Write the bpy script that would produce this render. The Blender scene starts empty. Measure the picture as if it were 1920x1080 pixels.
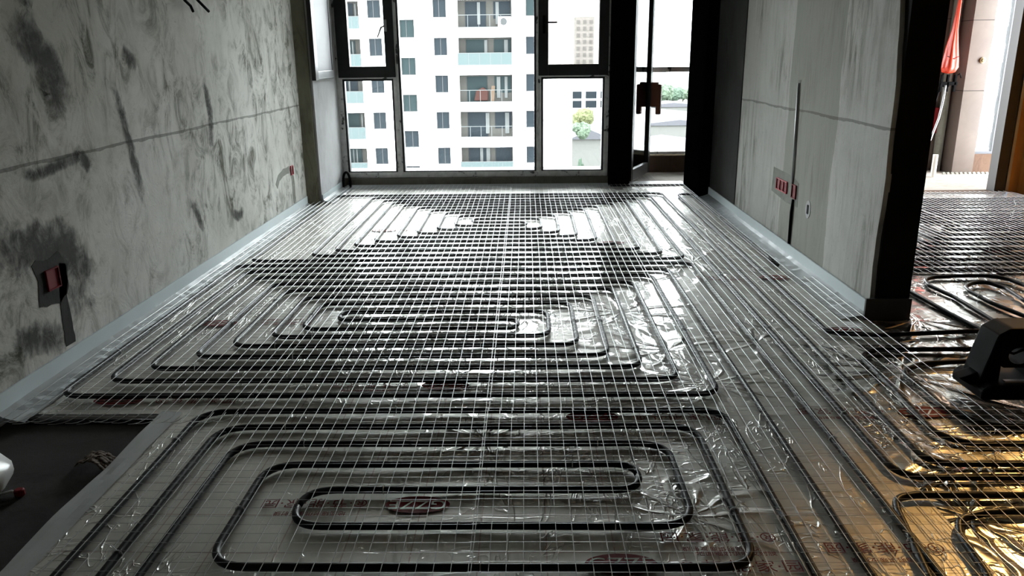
import bpy, bmesh, math, random
from mathutils import Vector, Matrix, noise
random.seed(7)
SC = bpy.context.scene
COL = SC.collection
PI = math.pi

# ------------------------------------------------------------------ camera
F_PX, CAM_H = 1476.0, 1.4
_y = Vector((25, -436, F_PX)).normalized()
_d = Vector((58, 4990, F_PX)).normalized()
_z = (-_d - _y * _y.dot(-_d)).normalized()
_x = _y.cross(_z)
RW = (_x, _y, _z)                       # world axes in (right, down, forward)


def ray(px, py):
    v = Vector(((px - 960) / F_PX, (py - 540) / F_PX, 1.0))
    return Vector((_x.dot(v), _y.dot(v), _z.dot(v)))


def fl(px, py, z=0.0):                  # pixel -> point on a level plane
    d = ray(px, py)
    return d * ((z - CAM_H) / d.z) + Vector((0, 0, CAM_H))


def oy(px, py, y):                      # pixel -> point on a plane of constant depth
    d = ray(px, py)
    return d * (y / d.y) + Vector((0, 0, CAM_H))


cam = bpy.data.cameras.new('camera')
cam.sensor_width = 36.0
cam.lens = F_PX / 1920 * 36
cam.clip_end = 3000
cam.clip_start = 0.05
camo = bpy.data.objects.new('camera', cam)
COL.objects.link(camo)
r_ = Vector((_x.x, _y.x, _z.x)); u_ = -Vector((_x.y, _y.y, _z.y)); b_ = -Vector((_x.z, _y.z, _z.z))
M = Matrix((r_, u_, b_)).transposed().to_4x4()
M.translation = (0, 0, CAM_H)
camo.matrix_world = M
SC.camera = camo

# ------------------------------------------------------------------ world, light, exposure
SKY = 9.0
w = bpy.data.worlds.new('overcast_sky'); SC.world = w; w.use_nodes = True
bg = w.node_tree.nodes['Background']
bg.inputs[0].default_value = (0.97, 0.985, 1.0, 1); bg.inputs[1].default_value = SKY


def portal(name, cx, cy, cz, wx, wz):
    l = bpy.data.lights.new(name, 'AREA'); l.shape = 'RECTANGLE'; l.size = wx; l.size_y = wz
    l.cycles.is_portal = True
    o = bpy.data.objects.new(name, l); COL.objects.link(o)
    o.location = (cx, cy, cz); o.rotation_euler = (-PI / 2, 0, 0)


portal('window_portal', -0.55, 8.95, 1.35, 3.1, 2.4)
portal('balcony_door_portal', 1.5, 8.95, 1.3, 0.75, 2.5)
portal('side_room_portal', 5.05, 8.2, 1.3, 2.3, 2.6)
lamp = bpy.data.lights.new('added_warm_spot', 'SPOT'); lamp.shadow_soft_size = 0.10  # added unseen warm spot that turns the lower right foil gold
lamp.energy = 170; lamp.color = (1.0, 0.56, 0.18); lamp.spot_size = math.radians(40); lamp.spot_blend = 0.9
lo = bpy.data.objects.new('added_warm_spot', lamp); COL.objects.link(lo)
lo.location = (3.7, 5.0, 2.45)
lo.rotation_euler = (Vector((2.25, 2.1, 0.0)) - lo.location).to_track_quat('-Z', 'Y').to_euler()
vs = SC.view_settings
vs.view_transform = 'Standard'; vs.look = 'None'; vs.gamma = 1.0; vs.exposure = 1.15
vs.use_curve_mapping = False
SC.cycles.use_denoising = True
SC.cycles.max_bounces = 10
SC.cycles.transparent_max_bounces = 16
SC.cycles.sample_clamp_indirect = 8.0

# ------------------------------------------------------------------ helpers


class MB:
    def __init__(s): s.v = []; s.f = []

    def box(s, x0, y0, z0, x1, y1, z1):
        n = len(s.v)
        s.v += [(x0, y0, z0), (x1, y0, z0), (x1, y1, z0), (x0, y1, z0), (x0, y0, z1), (x1, y0, z1), (x1, y1, z1), (x0, y1, z1)]
        s.f += [tuple(n + i for i in q) for q in ((3, 2, 1, 0), (4, 5, 6, 7), (0, 1, 5, 4), (1, 2, 6, 5), (2, 3, 7, 6), (3, 0, 4, 7))]
        return s

    def quad(s, *p):
        n = len(s.v); s.v += [tuple(q) for q in p]; s.f.append(tuple(range(n, n + len(p)))); return s

    def tube(s, pts, r, n=8, closed=False, cap=True):
        pts = [Vector(p) for p in pts]; m = len(pts); base = len(s.v)
        prev = None
        for i, p in enumerate(pts):
            a = pts[(i - 1) % m] if (closed or i > 0) else p
            c = pts[(i + 1) % m] if (closed or i < m - 1) else p
            t = (c - a).normalized() if (c - a).length > 1e-9 else Vector((0, 0, 1))
            up = Vector((0, 0, 1)) if abs(t.z) < 0.9 else Vector((1, 0, 0))
            if prev is not None and abs(t.z) >= 0.5:
                up = prev
            sx = t.cross(up).normalized(); sy = sx.cross(t).normalized(); prev = sy
            rr = r[i] if isinstance(r, (list, tuple)) else r
            for k in range(n):
                q = 2 * PI * (k + 0.5) / n
                s.v.append(tuple(p + sx * (rr * math.cos(q)) + sy * (rr * math.sin(q))))
        for i in range(m if closed else m - 1):
            j = (i + 1) % m
            for k in range(n):
                k2 = (k + 1) % n
                s.f.append((base + i * n + k, base + i * n + k2, base + j * n + k2, base + j * n + k))
        if cap and not closed:
            s.f.append(tuple(base + k for k in range(n))[::-1])
            s.f.append(tuple(base + (m - 1) * n + k for k in range(n)))
        return s

    def lathe(s, prof, c=(0, 0, 0), n=20, axis='z'):
        base = len(s.v)
        for (r, h) in prof:
            for k in range(n):
                q = 2 * PI * k / n; a, b = r * math.cos(q), r * math.sin(q)
                p = {'z': (a, b, h), 'y': (a, h, b), 'x': (h, a, b)}[axis]
                s.v.append((c[0] + p[0], c[1] + p[1], c[2] + p[2]))
        for i in range(len(prof) - 1):
            for k in range(n):
                k2 = (k + 1) % n
                s.f.append((base + i * n + k, base + i * n + k2, base + (i + 1) * n + k2, base + (i + 1) * n + k))
        s.f.append(tuple(base + k for k in range(n))[::-1])
        s.f.append(tuple(base + (len(prof) - 1) * n + k for k in range(n)))
        return s

    def prism(s, pts, axis, a, b):      # polygon extruded along an axis
        n = len(pts); base = len(s.v)
        for h in (a, b):
            for (u, v) in pts:
                s.v.append({'x': (h, u, v), 'y': (u, h, v), 'z': (u, v, h)}[axis])
        s.f.append(tuple(base + i for i in range(n))[::-1]); s.f.append(tuple(base + n + i for i in range(n)))
        for i in range(n):
            j = (i + 1) % n
            s.f.append((base + i, base + j, base + n + j, base + n + i))
        return s

    def build(s, name, mat, parent=None, smooth=False, bevel=0.0):
        me = bpy.data.meshes.new(name); me.from_pydata(s.v, [], s.f); me.update()
        bm = bmesh.new(); bm.from_mesh(me); bmesh.ops.recalc_face_normals(bm, faces=bm.faces); bm.to_mesh(me); bm.free()
        if smooth:
            for p in me.polygons: p.use_smooth = True
        me.materials.append(mat)
        o = bpy.data.objects.new(name, me); COL.objects.link(o)
        if parent is not None: o.parent = parent
        if bevel:
            m = o.modifiers.new('bevel', 'BEVEL'); m.width = bevel; m.segments = 2; m.limit_method = 'ANGLE'
        return o


def tag(o, label=None, cat=None, group=None, kind=None):
    if label: o['label'] = label
    if cat: o['category'] = cat
    if group: o['group'] = group
    if kind: o['kind'] = kind
    return o


def empty(name, loc=(0, 0, 0)):
    o = bpy.data.objects.new(name, None); COL.objects.link(o); o.location = loc
    o.empty_display_size = 0.1
    bpy.context.view_layer.update()
    return o


def part(mb, name, mat, root, **k):     # mesh written in world coordinates, parented to a thing at root.location
    o = mb.build(name, mat, None, **k)
    o.parent = root
    off = Vector((0, 0, 0)); p = root
    while p is not None: off += p.location; p = p.parent
    for v in o.data.vertices: v.co -= off
    return o


# ------------------------------------------------------------------ materials
def mat(name, col=(0.5, 0.5, 0.5), rough=0.6, metal=0.0, spec=0.5):
    m = bpy.data.materials.new(name); m.use_nodes = True
    b = m.node_tree.nodes['Principled BSDF']
    b.inputs['Base Color'].default_value = (*col, 1); b.inputs['Roughness'].default_value = rough
    b.inputs['Metallic'].default_value = metal; b.inputs['Specular IOR Level'].default_value = spec
    return m


class NT:
    def __init__(s, m): s.t = m.node_tree; s.n = s.t.nodes; s.b = s.n['Principled BSDF']

    def new(s, typ, **k):
        n = s.n.new(typ)
        for a, b in k.items(): setattr(n, a, b)
        return n

    def link(s, a, b): s.t.links.new(a, b)

    def coord(s, scale=(1, 1, 1), rot=(0, 0, 0)):
        c = s.new('ShaderNodeTexCoord'); g = s.new('ShaderNodeMapping')
        g.inputs['Scale'].default_value = scale; g.inputs['Rotation'].default_value = rot
        s.link(c.outputs['Object'], g.inputs['Vector']); return g.outputs[0]

    def noise(s, vec, scale, detail=6, rough=0.6, dist=0.0, typ=None):
        n = s.new('ShaderNodeTexNoise')
        if typ: n.noise_type = typ
        n.inputs['Scale'].default_value = scale; n.inputs['Detail'].default_value = detail
        n.inputs['Roughness'].default_value = rough; n.inputs['Distortion'].default_value = dist
        s.link(vec, n.inputs['Vector']); return n.outputs[0]

    def ramp(s, fac, stops):
        r = s.new('ShaderNodeValToRGB'); e = r.color_ramp.elements
        while len(e) < len(stops): e.new(0.5)
        for i, (p, c) in enumerate(stops):
            e[i].position = p; e[i].color = (*c, 1) if len(c) == 3 else c
        s.link(fac, r.inputs[0]); return r.outputs[0]

    def math(s, op, a, b=None, c=None):
        m = s.new('ShaderNodeMath'); m.operation = op
        for i, v in enumerate((a, b, c)):
            if v is None: continue
            if isinstance(v, (int, float)): m.inputs[i].default_value = v
            else: s.link(v, m.inputs[i])
        return m.outputs[0]

    def mix(s, fac, a, b):
        m = s.new('ShaderNodeMix'); m.data_type = 'RGBA'
        if isinstance(fac, (int, float)): m.inputs[0].default_value = fac
        else: s.link(fac, m.inputs[0])
        for i, v in ((6, a), (7, b)):
            if isinstance(v, tuple): m.inputs[i].default_value = (*v, 1)
            else: s.link(v, m.inputs[i])
        return m.outputs[2]

    def bump(s, h, strength, dist, normal=None):
        b = s.new('ShaderNodeBump'); b.inputs['Strength'].default_value = strength; b.inputs['Distance'].default_value = dist
        s.link(h, b.inputs['Height'])
        if normal is not None: s.link(normal, b.inputs['Normal'])
        return b.outputs[0]

    def sep(s, vec):
        n = s.new('ShaderNodeSeparateXYZ'); s.link(vec, n.inputs[0]); return n.outputs


def G(v): return (v, v, v)


def concrete(name, light, mid, dark, stain=0.5, scale=1.0, line_z=None, bands=None, streak=(1, 1, 0.35)):
    m = mat(name, rough=0.9, spec=0.2); t = NT(m)
    v = t.coord((scale,) * 3); vs_ = t.coord(tuple(q * scale for q in streak), (math.radians(18), 0, 0))
    big = t.noise(v, 0.9, 5, 0.6, 0.4); medn = t.noise(vs_, 5.5, 12, 0.74, 1.3); fine = t.noise(v, 24, 8, 0.75, 0.5)
    c = t.ramp(big, [(0.34, mid), (0.62, light)])
    blot = t.ramp(medn, [(0.37, G(1)), (0.45, G(0.55)), (0.50, G(0.2)), (0.58, G(0.0))])
    bigm = t.ramp(t.noise(v, 1.7, 3, 0.5, 0.2), [(0.36, G(0.12)), (0.60, G(1))])
    f = t.math('MULTIPLY', t.math('MULTIPLY', blot, bigm), stain)
    c = t.mix(f, c, dark)
    speck = t.ramp(fine, [(0.28, G(0.55)), (0.42, G(0))])
    c = t.mix(t.math('MULTIPLY', speck, stain * 0.8), c, tuple(q * 0.7 for q in dark))
    xyz = t.sep(t.coord())
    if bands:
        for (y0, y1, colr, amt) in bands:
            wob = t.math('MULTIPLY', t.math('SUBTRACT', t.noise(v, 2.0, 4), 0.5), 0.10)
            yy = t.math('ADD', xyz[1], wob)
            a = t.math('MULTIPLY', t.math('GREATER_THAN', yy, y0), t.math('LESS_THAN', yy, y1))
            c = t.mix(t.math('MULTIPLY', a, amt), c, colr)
    if line_z is not None:
        wob = t.math('MULTIPLY', t.math('SUBTRACT', t.noise(v, 3.0, 3), 0.5), 0.03)
        d = t.math('ABSOLUTE', t.math('SUBTRACT', t.math('ADD', xyz[2], wob), line_z))
        wid = t.math('MULTIPLY', t.noise(v, 6, 3), 0.016)
        a = t.math('LESS_THAN', d, wid)
        c = t.mix(t.math('MULTIPLY', a, 0.55), c, tuple(q * 0.6 for q in dark))
    t.link(c, t.b.inputs['Base Color'])
    h = t.math('ADD', t.math('MULTIPLY', fine, 0.35), medn)
    t.link(t.bump(h, 0.35, 0.012), t.b.inputs['Normal'])
    return m


M_WALL_L = concrete('mottled_skimmed_concrete', (0.78, 0.77, 0.73), (0.56, 0.55, 0.50), (0.080, 0.080, 0.048), 0.95, 1.0, 0.97, None, (1, 1, 0.62))
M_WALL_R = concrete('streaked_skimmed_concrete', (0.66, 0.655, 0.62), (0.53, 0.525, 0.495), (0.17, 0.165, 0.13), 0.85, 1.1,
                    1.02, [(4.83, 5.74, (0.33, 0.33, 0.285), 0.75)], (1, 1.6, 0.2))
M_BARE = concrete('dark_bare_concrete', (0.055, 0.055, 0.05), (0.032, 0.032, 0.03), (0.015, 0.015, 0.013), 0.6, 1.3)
M_PIER = concrete('brown_green_concrete', (0.26, 0.25, 0.18), (0.17, 0.165, 0.115), (0.07, 0.05, 0.03), 0.7, 1.5)
M_REVEAL = concrete('pale_grey_render', (0.60, 0.60, 0.61), (0.5, 0.5, 0.5), (0.3, 0.3, 0.29), 0.4, 1.6)
M_COLUMN = concrete('shade_black_concrete', (0.016, 0.016, 0.015), (0.010, 0.010, 0.0095), (0.01, 0.01, 0.01), 0.5, 1.2)  # backlit shade of the wall end put into the base colour
M_JET = mat('matt_jet_black', (0.003, 0.003, 0.003), 0.9, 0, 0.0)  # even near-black colour without sheen
M_SLAB = concrete('dark_floor_slab', (0.075, 0.073, 0.068), (0.05, 0.049, 0.046), (0.025, 0.024, 0.02), 0.6, 1.2)
M_CEIL = concrete('ceiling_concrete', (0.34, 0.335, 0.31), (0.28, 0.275, 0.255), (0.13, 0.13, 0.11), 0.4, 0.8)
M_KERB = concrete('brown_kerb_concrete', (0.16, 0.15, 0.125), (0.11, 0.10, 0.085), (0.025, 0.022, 0.02), 0.5, 2)
M_BALC = concrete('beige_balcony_screed', (0.44, 0.40, 0.36), (0.36, 0.33, 0.29), (0.2, 0.17, 0.14), 0.5, 1.5)
M_BROWN = concrete('brown_balcony_upstand', (0.17, 0.11, 0.08), (0.13, 0.085, 0.06), (0.07, 0.045, 0.035), 0.5, 2)


def foil(name, pinches=(), wrinkle=1.0, metal=0.25, rgh=(0.40, 0.52)):
    m = mat(name, (0.72, 0.715, 0.69), 0.45, metal); t = NT(m)
    v = t.coord()
    xyz = t.sep(v)
    # faint printed setting-out grid
    def grid(c, pitch, wd):
        q = t.math('ABSOLUTE', t.math('SUBTRACT', t.math('FRACT', t.math('DIVIDE', c, pitch)), 0.5))
        return t.math('GREATER_THAN', q, 0.5 - wd / pitch / 2)
    g = t.math('MAXIMUM', grid(xyz[0], 0.2, 0.004), grid(xyz[1], 0.2, 0.004))
    n1 = t.noise(v, 1.3, 4, 0.55)
    base = t.ramp(n1, [(0.3, (0.68, 0.665, 0.60)), (0.7, (0.82, 0.80, 0.735))])
    base = t.mix(t.math('MULTIPLY', g, 0.55), base, (0.34, 0.15, 0.12))
    t.link(base, t.b.inputs['Base Color'])
    dirt = t.ramp(t.noise(v, 3.2, 6, 0.65), [(0.35, G(rgh[0])), (0.7, G(rgh[1]))])
    t.link(dirt, t.b.inputs['Roughness'])
    # creases: sharp ridges, plus soft billows
    soft = t.noise(t.coord((1.0, 1.4, 1)), 3.0, 2, 0.5, 0.5)
    cr1 = t.noise(t.coord((2.2, 0.7, 1), (0, 0, 0.5)), 3.2, 3, 0.55, 1.1)
    cr2 = t.noise(t.coord((0.7, 2.4, 1), (0, 0, 0.25)), 3.6, 3, 0.55, 1.3)
    def ridge(c, wdt):
        return t.ramp(t.math('ABSOLUTE', t.math('SUBTRACT', c, 0.5)), [(0.0, G(1)), (wdt, G(0.15)), (wdt * 3, G(0))])
    mask = t.ramp(t.noise(v, 0.8, 2, 0.5), [(0.42, G(0.05)), (0.62, G(1))])
    h = t.math('ADD', ridge(cr1, 0.012), t.math('MULTIPLY', ridge(cr2, 0.012), 0.8))
    h = t.math('MULTIPLY', h, mask)
    for (cx, cy, kk, ph, R) in pinches:
        dx = t.math('SUBTRACT', xyz[0], cx); dy = t.math('SUBTRACT', xyz[1], cy)
        an = t.math('ADD', t.math('MULTIPLY', t.math('ARCTAN2', dy, dx), kk), t.math('ADD', ph, t.math('MULTIPLY', soft, 5.0)))
        rr = t.math('SQRT', t.math('ADD', t.math('MULTIPLY', dx, dx), t.math('MULTIPLY', dy, dy)))
        fall = t.math('MULTIPLY', t.ramp(t.math('DIVIDE', rr, R), [(0.0, G(0.15)), (0.18, G(1)), (1.0, G(0))]), 1.4)
        rd = t.math('POWER', t.math('ABSOLUTE', t.math('COSINE', an)), 9.0)
        h = t.math('MAXIMUM', h, t.math('MULTIPLY', rd, fall))
    b1 = t.bump(soft, 0.2 * wrinkle, 0.03)
    b2 = t.bump(h, 0.8 * wrinkle, 0.008, b1)
    t.link(b2, t.b.inputs['Normal'])
    t.b.inputs['Coat Weight'].default_value = 1.0
    t.b.inputs['Coat Roughness'].default_value = 0.035
    t.b.inputs['Coat IOR'].default_value = 1.85
    t.link(b2, t.b.inputs['Coat Normal'])
    return m


def pin(px, py, k, ph, R, ox=-2.146):
    p = fl(px, py); return (p.x - ox, p.y - 0.6, k, ph, R)


M_FOIL = foil('aluminium_foil_film', [pin(1330, 718, 6, 0.3, 0.55), pin(1255, 655, 5, 1.2, 0.7), pin(1165, 585, 5, 2.0, 0.6), pin(1300, 490, 7, 0.0, 0.8),
                                      pin(1420, 640, 4, 0.8, 0.5), pin(905, 822, 5, 0.5, 0.35), pin(1290, 965, 5, 1.5, 0.45)], 1.0)
M_FOIL2 = foil('creased_aluminium_foil_film', [pin(1690, 700, 6, 0.2, 0.6, 1.30), pin(1690, 925, 5, 0.9, 0.45, 1.30), pin(1815, 965, 6, 1.4, 0.5, 1.30), pin(1720, 600, 6, 0.6, 0.9, 1.30)], 1.8, 0.92, (0.2, 0.34))
M_FOIL3 = foil('side_room_foil_film', [], 1.8, 0.92, (0.2, 0.34))
M_SILVER = mat('silver_lettering', (0.62, 0.61, 0.58), 0.25, 0.9)
M_INK = mat('dark_red_ink', (0.20, 0.018, 0.022), 0.6, 0, 0.2)
M_EDGE = mat('white_foam_edging', (0.70, 0.78, 0.80), 0.45)
M_SKIRT = mat('milky_plastic_skirt', (0.62, 0.65, 0.66), 0.22, 0.35)
M_PIPE = mat('black_plastic_pipe', (0.011, 0.011, 0.0115), 0.4, 0, 0.22)
M_WIRE = mat('galvanised_wire', (0.46, 0.47, 0.47), 0.32, 0.97)
M_TIE = mat('white_nylon', (0.75, 0.77, 0.78), 0.35)
M_FRAME = mat('black_aluminium', (0.012, 0.013, 0.013), 0.42)
M_TAPE = mat('grey_protective_tape', (0.30, 0.31, 0.31), 0.5)
M_STEEL = mat('grey_metal', (0.42, 0.43, 0.44), 0.35, 0.8)
M_RED = mat('red_plastic', (0.55, 0.012, 0.03), 0.4)
M_DRED = mat('dark_red_plastic', (0.20, 0.006, 0.010), 0.6, 0, 0.2)
M_BLK = mat('black_plastic', (0.003, 0.003, 0.0033), 0.6, 0, 0.06)
M_PVC = mat('white_pvc', (0.80, 0.78, 0.72), 0.35)
M_ORANGE = mat('orange_red_bag_film', (0.75, 0.06, 0.025), 0.3)
M_HANDLE = mat('brown_wrapped_handle', (0.20, 0.06, 0.03), 0.5)
M_SCREEN = mat('pale_grey_screen', (0.26, 0.26, 0.29), 0.5)
M_BAG = mat('translucent_white_plastic', (0.62, 0.62, 0.60), 0.3)
M_PAPER = mat('brown_cardboard', (0.10, 0.068, 0.045), 0.8)
M_COPPER = mat('copper_wire', (0.7, 0.32, 0.16), 0.35, 0.9)


def tape_marks():
    m = mat('taped_grey_frame', (0.3, 0.31, 0.31), 0.5); t = NT(m)
    n = t.noise(t.coord((1, 1, 1)), 9, 5, 0.6, 0.3)
    c = t.ramp(n, [(0.36, (0.04, 0.04, 0.042)), (0.42, (0.62, 0.625, 0.62)), (0.7, (0.85, 0.85, 0.84))])
    t.link(c, t.b.inputs['Base Color']); return m


M_TAPED = tape_marks()


def glass_mat(name, tint=(0.93, 0.96, 0.96), refl=1.0):
    m = bpy.data.materials.new(name); m.use_nodes = True; t = m.node_tree; t.nodes.clear()
    o = t.nodes.new('ShaderNodeOutputMaterial'); mx = t.nodes.new('ShaderNodeMixShader')
    tr = t.nodes.new('ShaderNodeBsdfTransparent'); gl = t.nodes.new('ShaderNodeBsdfGlossy'); fr = t.nodes.new('ShaderNodeFresnel')
    tr.inputs[0].default_value = (*tint, 1); gl.inputs['Roughness'].default_value = 0.02; fr.inputs[0].default_value = 1.45
    t.links.new(fr.outputs[0], mx.inputs[0]); t.links.new(tr.outputs[0], mx.inputs[1]); t.links.new(gl.outputs[0], mx.inputs[2])
    t.links.new(mx.outputs[0], o.inputs[0]); return m


M_GLASS = glass_mat('clear_glass'); M_GLASS2 = glass_mat('dusty_grey_glass', (0.34, 0.34, 0.335))


def wood():
    m = mat('orange_wood_veneer', rough=0.35); t = NT(m)
    v = t.coord((1, 6, 0.5)); n = t.noise(v, 3, 8, 0.65, 1.0)
    c = t.ramp(n, [(0.3, (0.58, 0.24, 0.05)), (0.7, (0.76, 0.36, 0.09))])
    t.link(c, t.b.inputs['Base Color']); return m


M_WOOD = wood()


def tiles(name, a, b):
    m = mat(name, rough=0.3); t = NT(m)
    n = t.noise(t.coord(), 2.5, 6, 0.6, 0.6)
    c = t.ramp(n, [(0.3, a), (0.7, b)])
    t.link(c, t.b.inputs['Base Color']); return m


M_TILE = tiles('brown_beige_tile', (0.125, 0.098, 0.084), (0.17, 0.135, 0.115))
M_GROUT = mat('dark_grout', (0.05, 0.04, 0.035), 0.8)

# ------------------------------------------------------------------ setting
XL, XR, YW, YB, ZC = -2.15, 1.86, 8.8, -1.6, 2.75
XR2, XE = 2.067, 5.0          # far side of the dividing wall, side wall of the neighbouring room
ZS = -0.03                   # top of the bare slab


def struct(name, mb, m, label=None, **k):
    o = mb.build(name, m, **k); tag(o, label, None, None, 'structure'); return o


struct('floor', MB().box(XL - 0.2, YB - 0.2, -0.25, XE + 0.9, 10.6, ZS), M_SLAB, 'dark bare concrete floor slab at lower left of the foil')
struct('ceiling', MB().box(XL - 0.2, YB - 0.2, ZC, XE + 0.9, 8.9, ZC + 0.2), M_CEIL)
struct('wall_left', MB().box(XL - 0.2, YB, ZS, XL, 7.62, ZC), M_WALL_L, 'mottled grey skimmed concrete wall on the left')
struct('wall_back', MB().box(XL - 0.2, YB - 0.2, ZS, XE + 0.2, YB, ZC), M_SLAB)
pier = MB(); pier.prism([(XL - 0.2, 7.62), (XL, 7.62), (-2.065, 7.74), (-2.065, 9.0), (XL - 0.2, 9.0)], 'z', ZS, ZC)
po = struct('trim_1', pier, M_PIER, 'brown green concrete pier between left wall and window')
struct('trim_2', MB().box(-2.065, 7.78, ZS, -2.045, 9.0, ZC), M_REVEAL, 'pale grey rendered window reveal beside the pier')
# right wall with a ragged end, its backlit shade put in as black
rw = MB()
ys = [4.1 + 0.02]
prof = []
z = ZS
while z < ZC + 0.01:
    prof.append((4.115 + 0.03 * noise.noise((z * 2.1, 3.3, 0)) + 0.014 * noise.noise((z * 9, 1.3, 0)) + 0.06 * max(0, min(1, (z - 1.2) / 0.5)), z)); z += 0.08
prof[-1] = (prof[-1][0], ZC)
rw.prism(prof + [(6.98, ZC), (6.98, ZS)], 'x', XR, XR + 0.03)
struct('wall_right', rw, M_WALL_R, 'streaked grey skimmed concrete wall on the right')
struct('wall_right_core', MB().box(XR + 0.025, 4.1, ZS, XR2, 9.0, ZC), M_COLUMN, 'end of the dividing wall with its shade painted black').name = 'wall_right_end'
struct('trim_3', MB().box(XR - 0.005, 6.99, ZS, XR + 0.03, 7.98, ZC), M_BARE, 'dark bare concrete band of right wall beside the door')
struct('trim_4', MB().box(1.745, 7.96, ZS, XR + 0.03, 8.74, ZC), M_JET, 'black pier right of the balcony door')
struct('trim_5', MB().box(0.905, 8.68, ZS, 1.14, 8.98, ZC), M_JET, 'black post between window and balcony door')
struct('trim_6', MB().box(-2.045, 8.72, ZS, 0.93, 9.0, 0.105), M_KERB, 'dark brown kerb under the window')
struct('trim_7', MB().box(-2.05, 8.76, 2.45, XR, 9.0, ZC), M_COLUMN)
struct('trim_8', MB().box(1.14, 8.70, ZS, 1.76, 8.92, 0.02), M_FRAME, 'black door threshold')
# neighbouring room shell
struct('wall_side_room', MB().box(XE, YB, ZS, XE + 0.2, 8.1, ZC), M_WOOD, 'orange wood panelled wall at the right edge').name = 'wall_east'
struct('trim_9', MB().box(XR2, 8.04, ZS, 4.88, 8.2, 0.012), M_BROWN, 'low threshold between side room and its balcony')
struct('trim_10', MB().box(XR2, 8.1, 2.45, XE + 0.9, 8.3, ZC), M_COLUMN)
struct('trim_11', MB().box(XE, 8.1, ZS, XE + 0.9, 8.3, ZC), M_CEIL)
# balconies
struct('floor_balcony', MB().box(1.0, 8.92, ZS - 0.02, 2.03, 9.9, 0.0), M_BALC, 'narrow balcony floor beyond the open door').name = 'floor_balcony'
struct('wall_balcony', MB().box(1.0, 9.75, ZS, 2.14, 9.9, 0.2), M_BROWN, 'low brown balcony upstand beyond the door')
struct('wall_balcony_side', MB().box(1.06, 8.99, ZS, 1.12, 9.9, 2.6), M_REVEAL)
struct('wall_balcony_divider', MB().box(2.03, 9.0, ZS, XR2, 9.75, 2.6), M_JET)
struct('ceiling_balcony', MB().box(1.0, 8.9, 2.6, XE + 1.6, 10.2, 2.8), M_CEIL)
struct('floor_side_balcony', MB().box(XR2, 8.2, ZS - 0.02, XE + 1.6, 9.8, 0.004), M_BALC, 'pale beige screed floor of the side balcony')

# outside edge strips
def edging(name, label, path, h=0.105, inward=(1, 0), skirt=0.11):
    e = empty(name, (path[0][0], path[0][1], 0)); tag(e, label, 'edge strip')
    (x0, y0), (x1, y1) = path; ix, iy = inward
    s = MB(); n = max(4, int((abs(x1 - x0) + abs(y1 - y0)) / 0.08)); t = 0.009
    for i in range(n):
        a, b = i / n, (i + 1) / n
        def P(q, off, z):
            wv = 0.003 * noise.noise((q * 30, x0, 2.2)) + 0.0035
            return (x0 + (x1 - x0) * q + ix * (off + wv), y0 + (y1 - y0) * q + iy * (off + wv), z)
        s.quad(P(a, 0, 0), P(b, 0, 0), P(b, 0, h), P(a, 0, h))
        s.quad(P(a, t, 0), P(b, t, 0), P(b, t, h), P(a, t, h))
        s.quad(P(a, 0, h), P(b, 0, h), P(b, t, h), P(a, t, h))
    part(s, 'foam_strip', M_EDGE, e)
    k = MB(); m = 5
    for i in range(n * 2):
        for j in range(m):
            def P2(qi, jj):
                q = qi / (n * 2); u = jj / m
                zz = 0.032 * (1 - u) ** 2.2 + 0.0035 + 0.006 * (noise.noise((q * n * 1.7, u * 3, x0)) + 0.5) * (0.25 + u)
                if jj == m: zz = 0.0025
                off = 0.012 + skirt * u * (1 + 0.12 * noise.noise((q * n, 0, 7)))
                return (x0 + (x1 - x0) * q + ix * off, y0 + (y1 - y0) * q + iy * off, zz)
            k.quad(P2(i, j), P2(i + 1, j), P2(i + 1, j + 1), P2(i, j + 1))
    part(k, 'plastic_skirt', M_SKIRT, e, smooth=True)
    return e


edging('edge_strip', 'white foam edge strip along the foot of the left wall', ((XL, 2.86), (XL, 7.6)), inward=(1, 0))
edging('edge_strip', 'white foam edge strip along the foot of the right wall', ((XR - 0.005, 4.1), (XR - 0.005, 7.95)), inward=(-1, 0), skirt=0.13)
edging('edge_strip', 'short white foam strip below the pale reveal at the window corner', ((-2.045, 7.78), (-2.045, 8.7)), inward=(1, 0), h=0.085)
edging('edge_strip', 'grey foam edge strip along the foot of the kerb under the window', ((-2.0, 8.718), (0.93, 8.718)), inward=(0, -1), h=0.035, skirt=0.05)
M_EDGE_D = mat('grey_foam_edging', (0.055, 0.057, 0.055), 0.6)
e = empty('edge_strip', (1.85, 4.09, 0)); tag(e, 'dark grey foam strip across the foot of the black wall end', 'edge strip')
part(MB().box(1.83, 4.082, 0, 2.075, 4.097, 0.12), 'foam_strip', M_EDGE_D, e)

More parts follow.
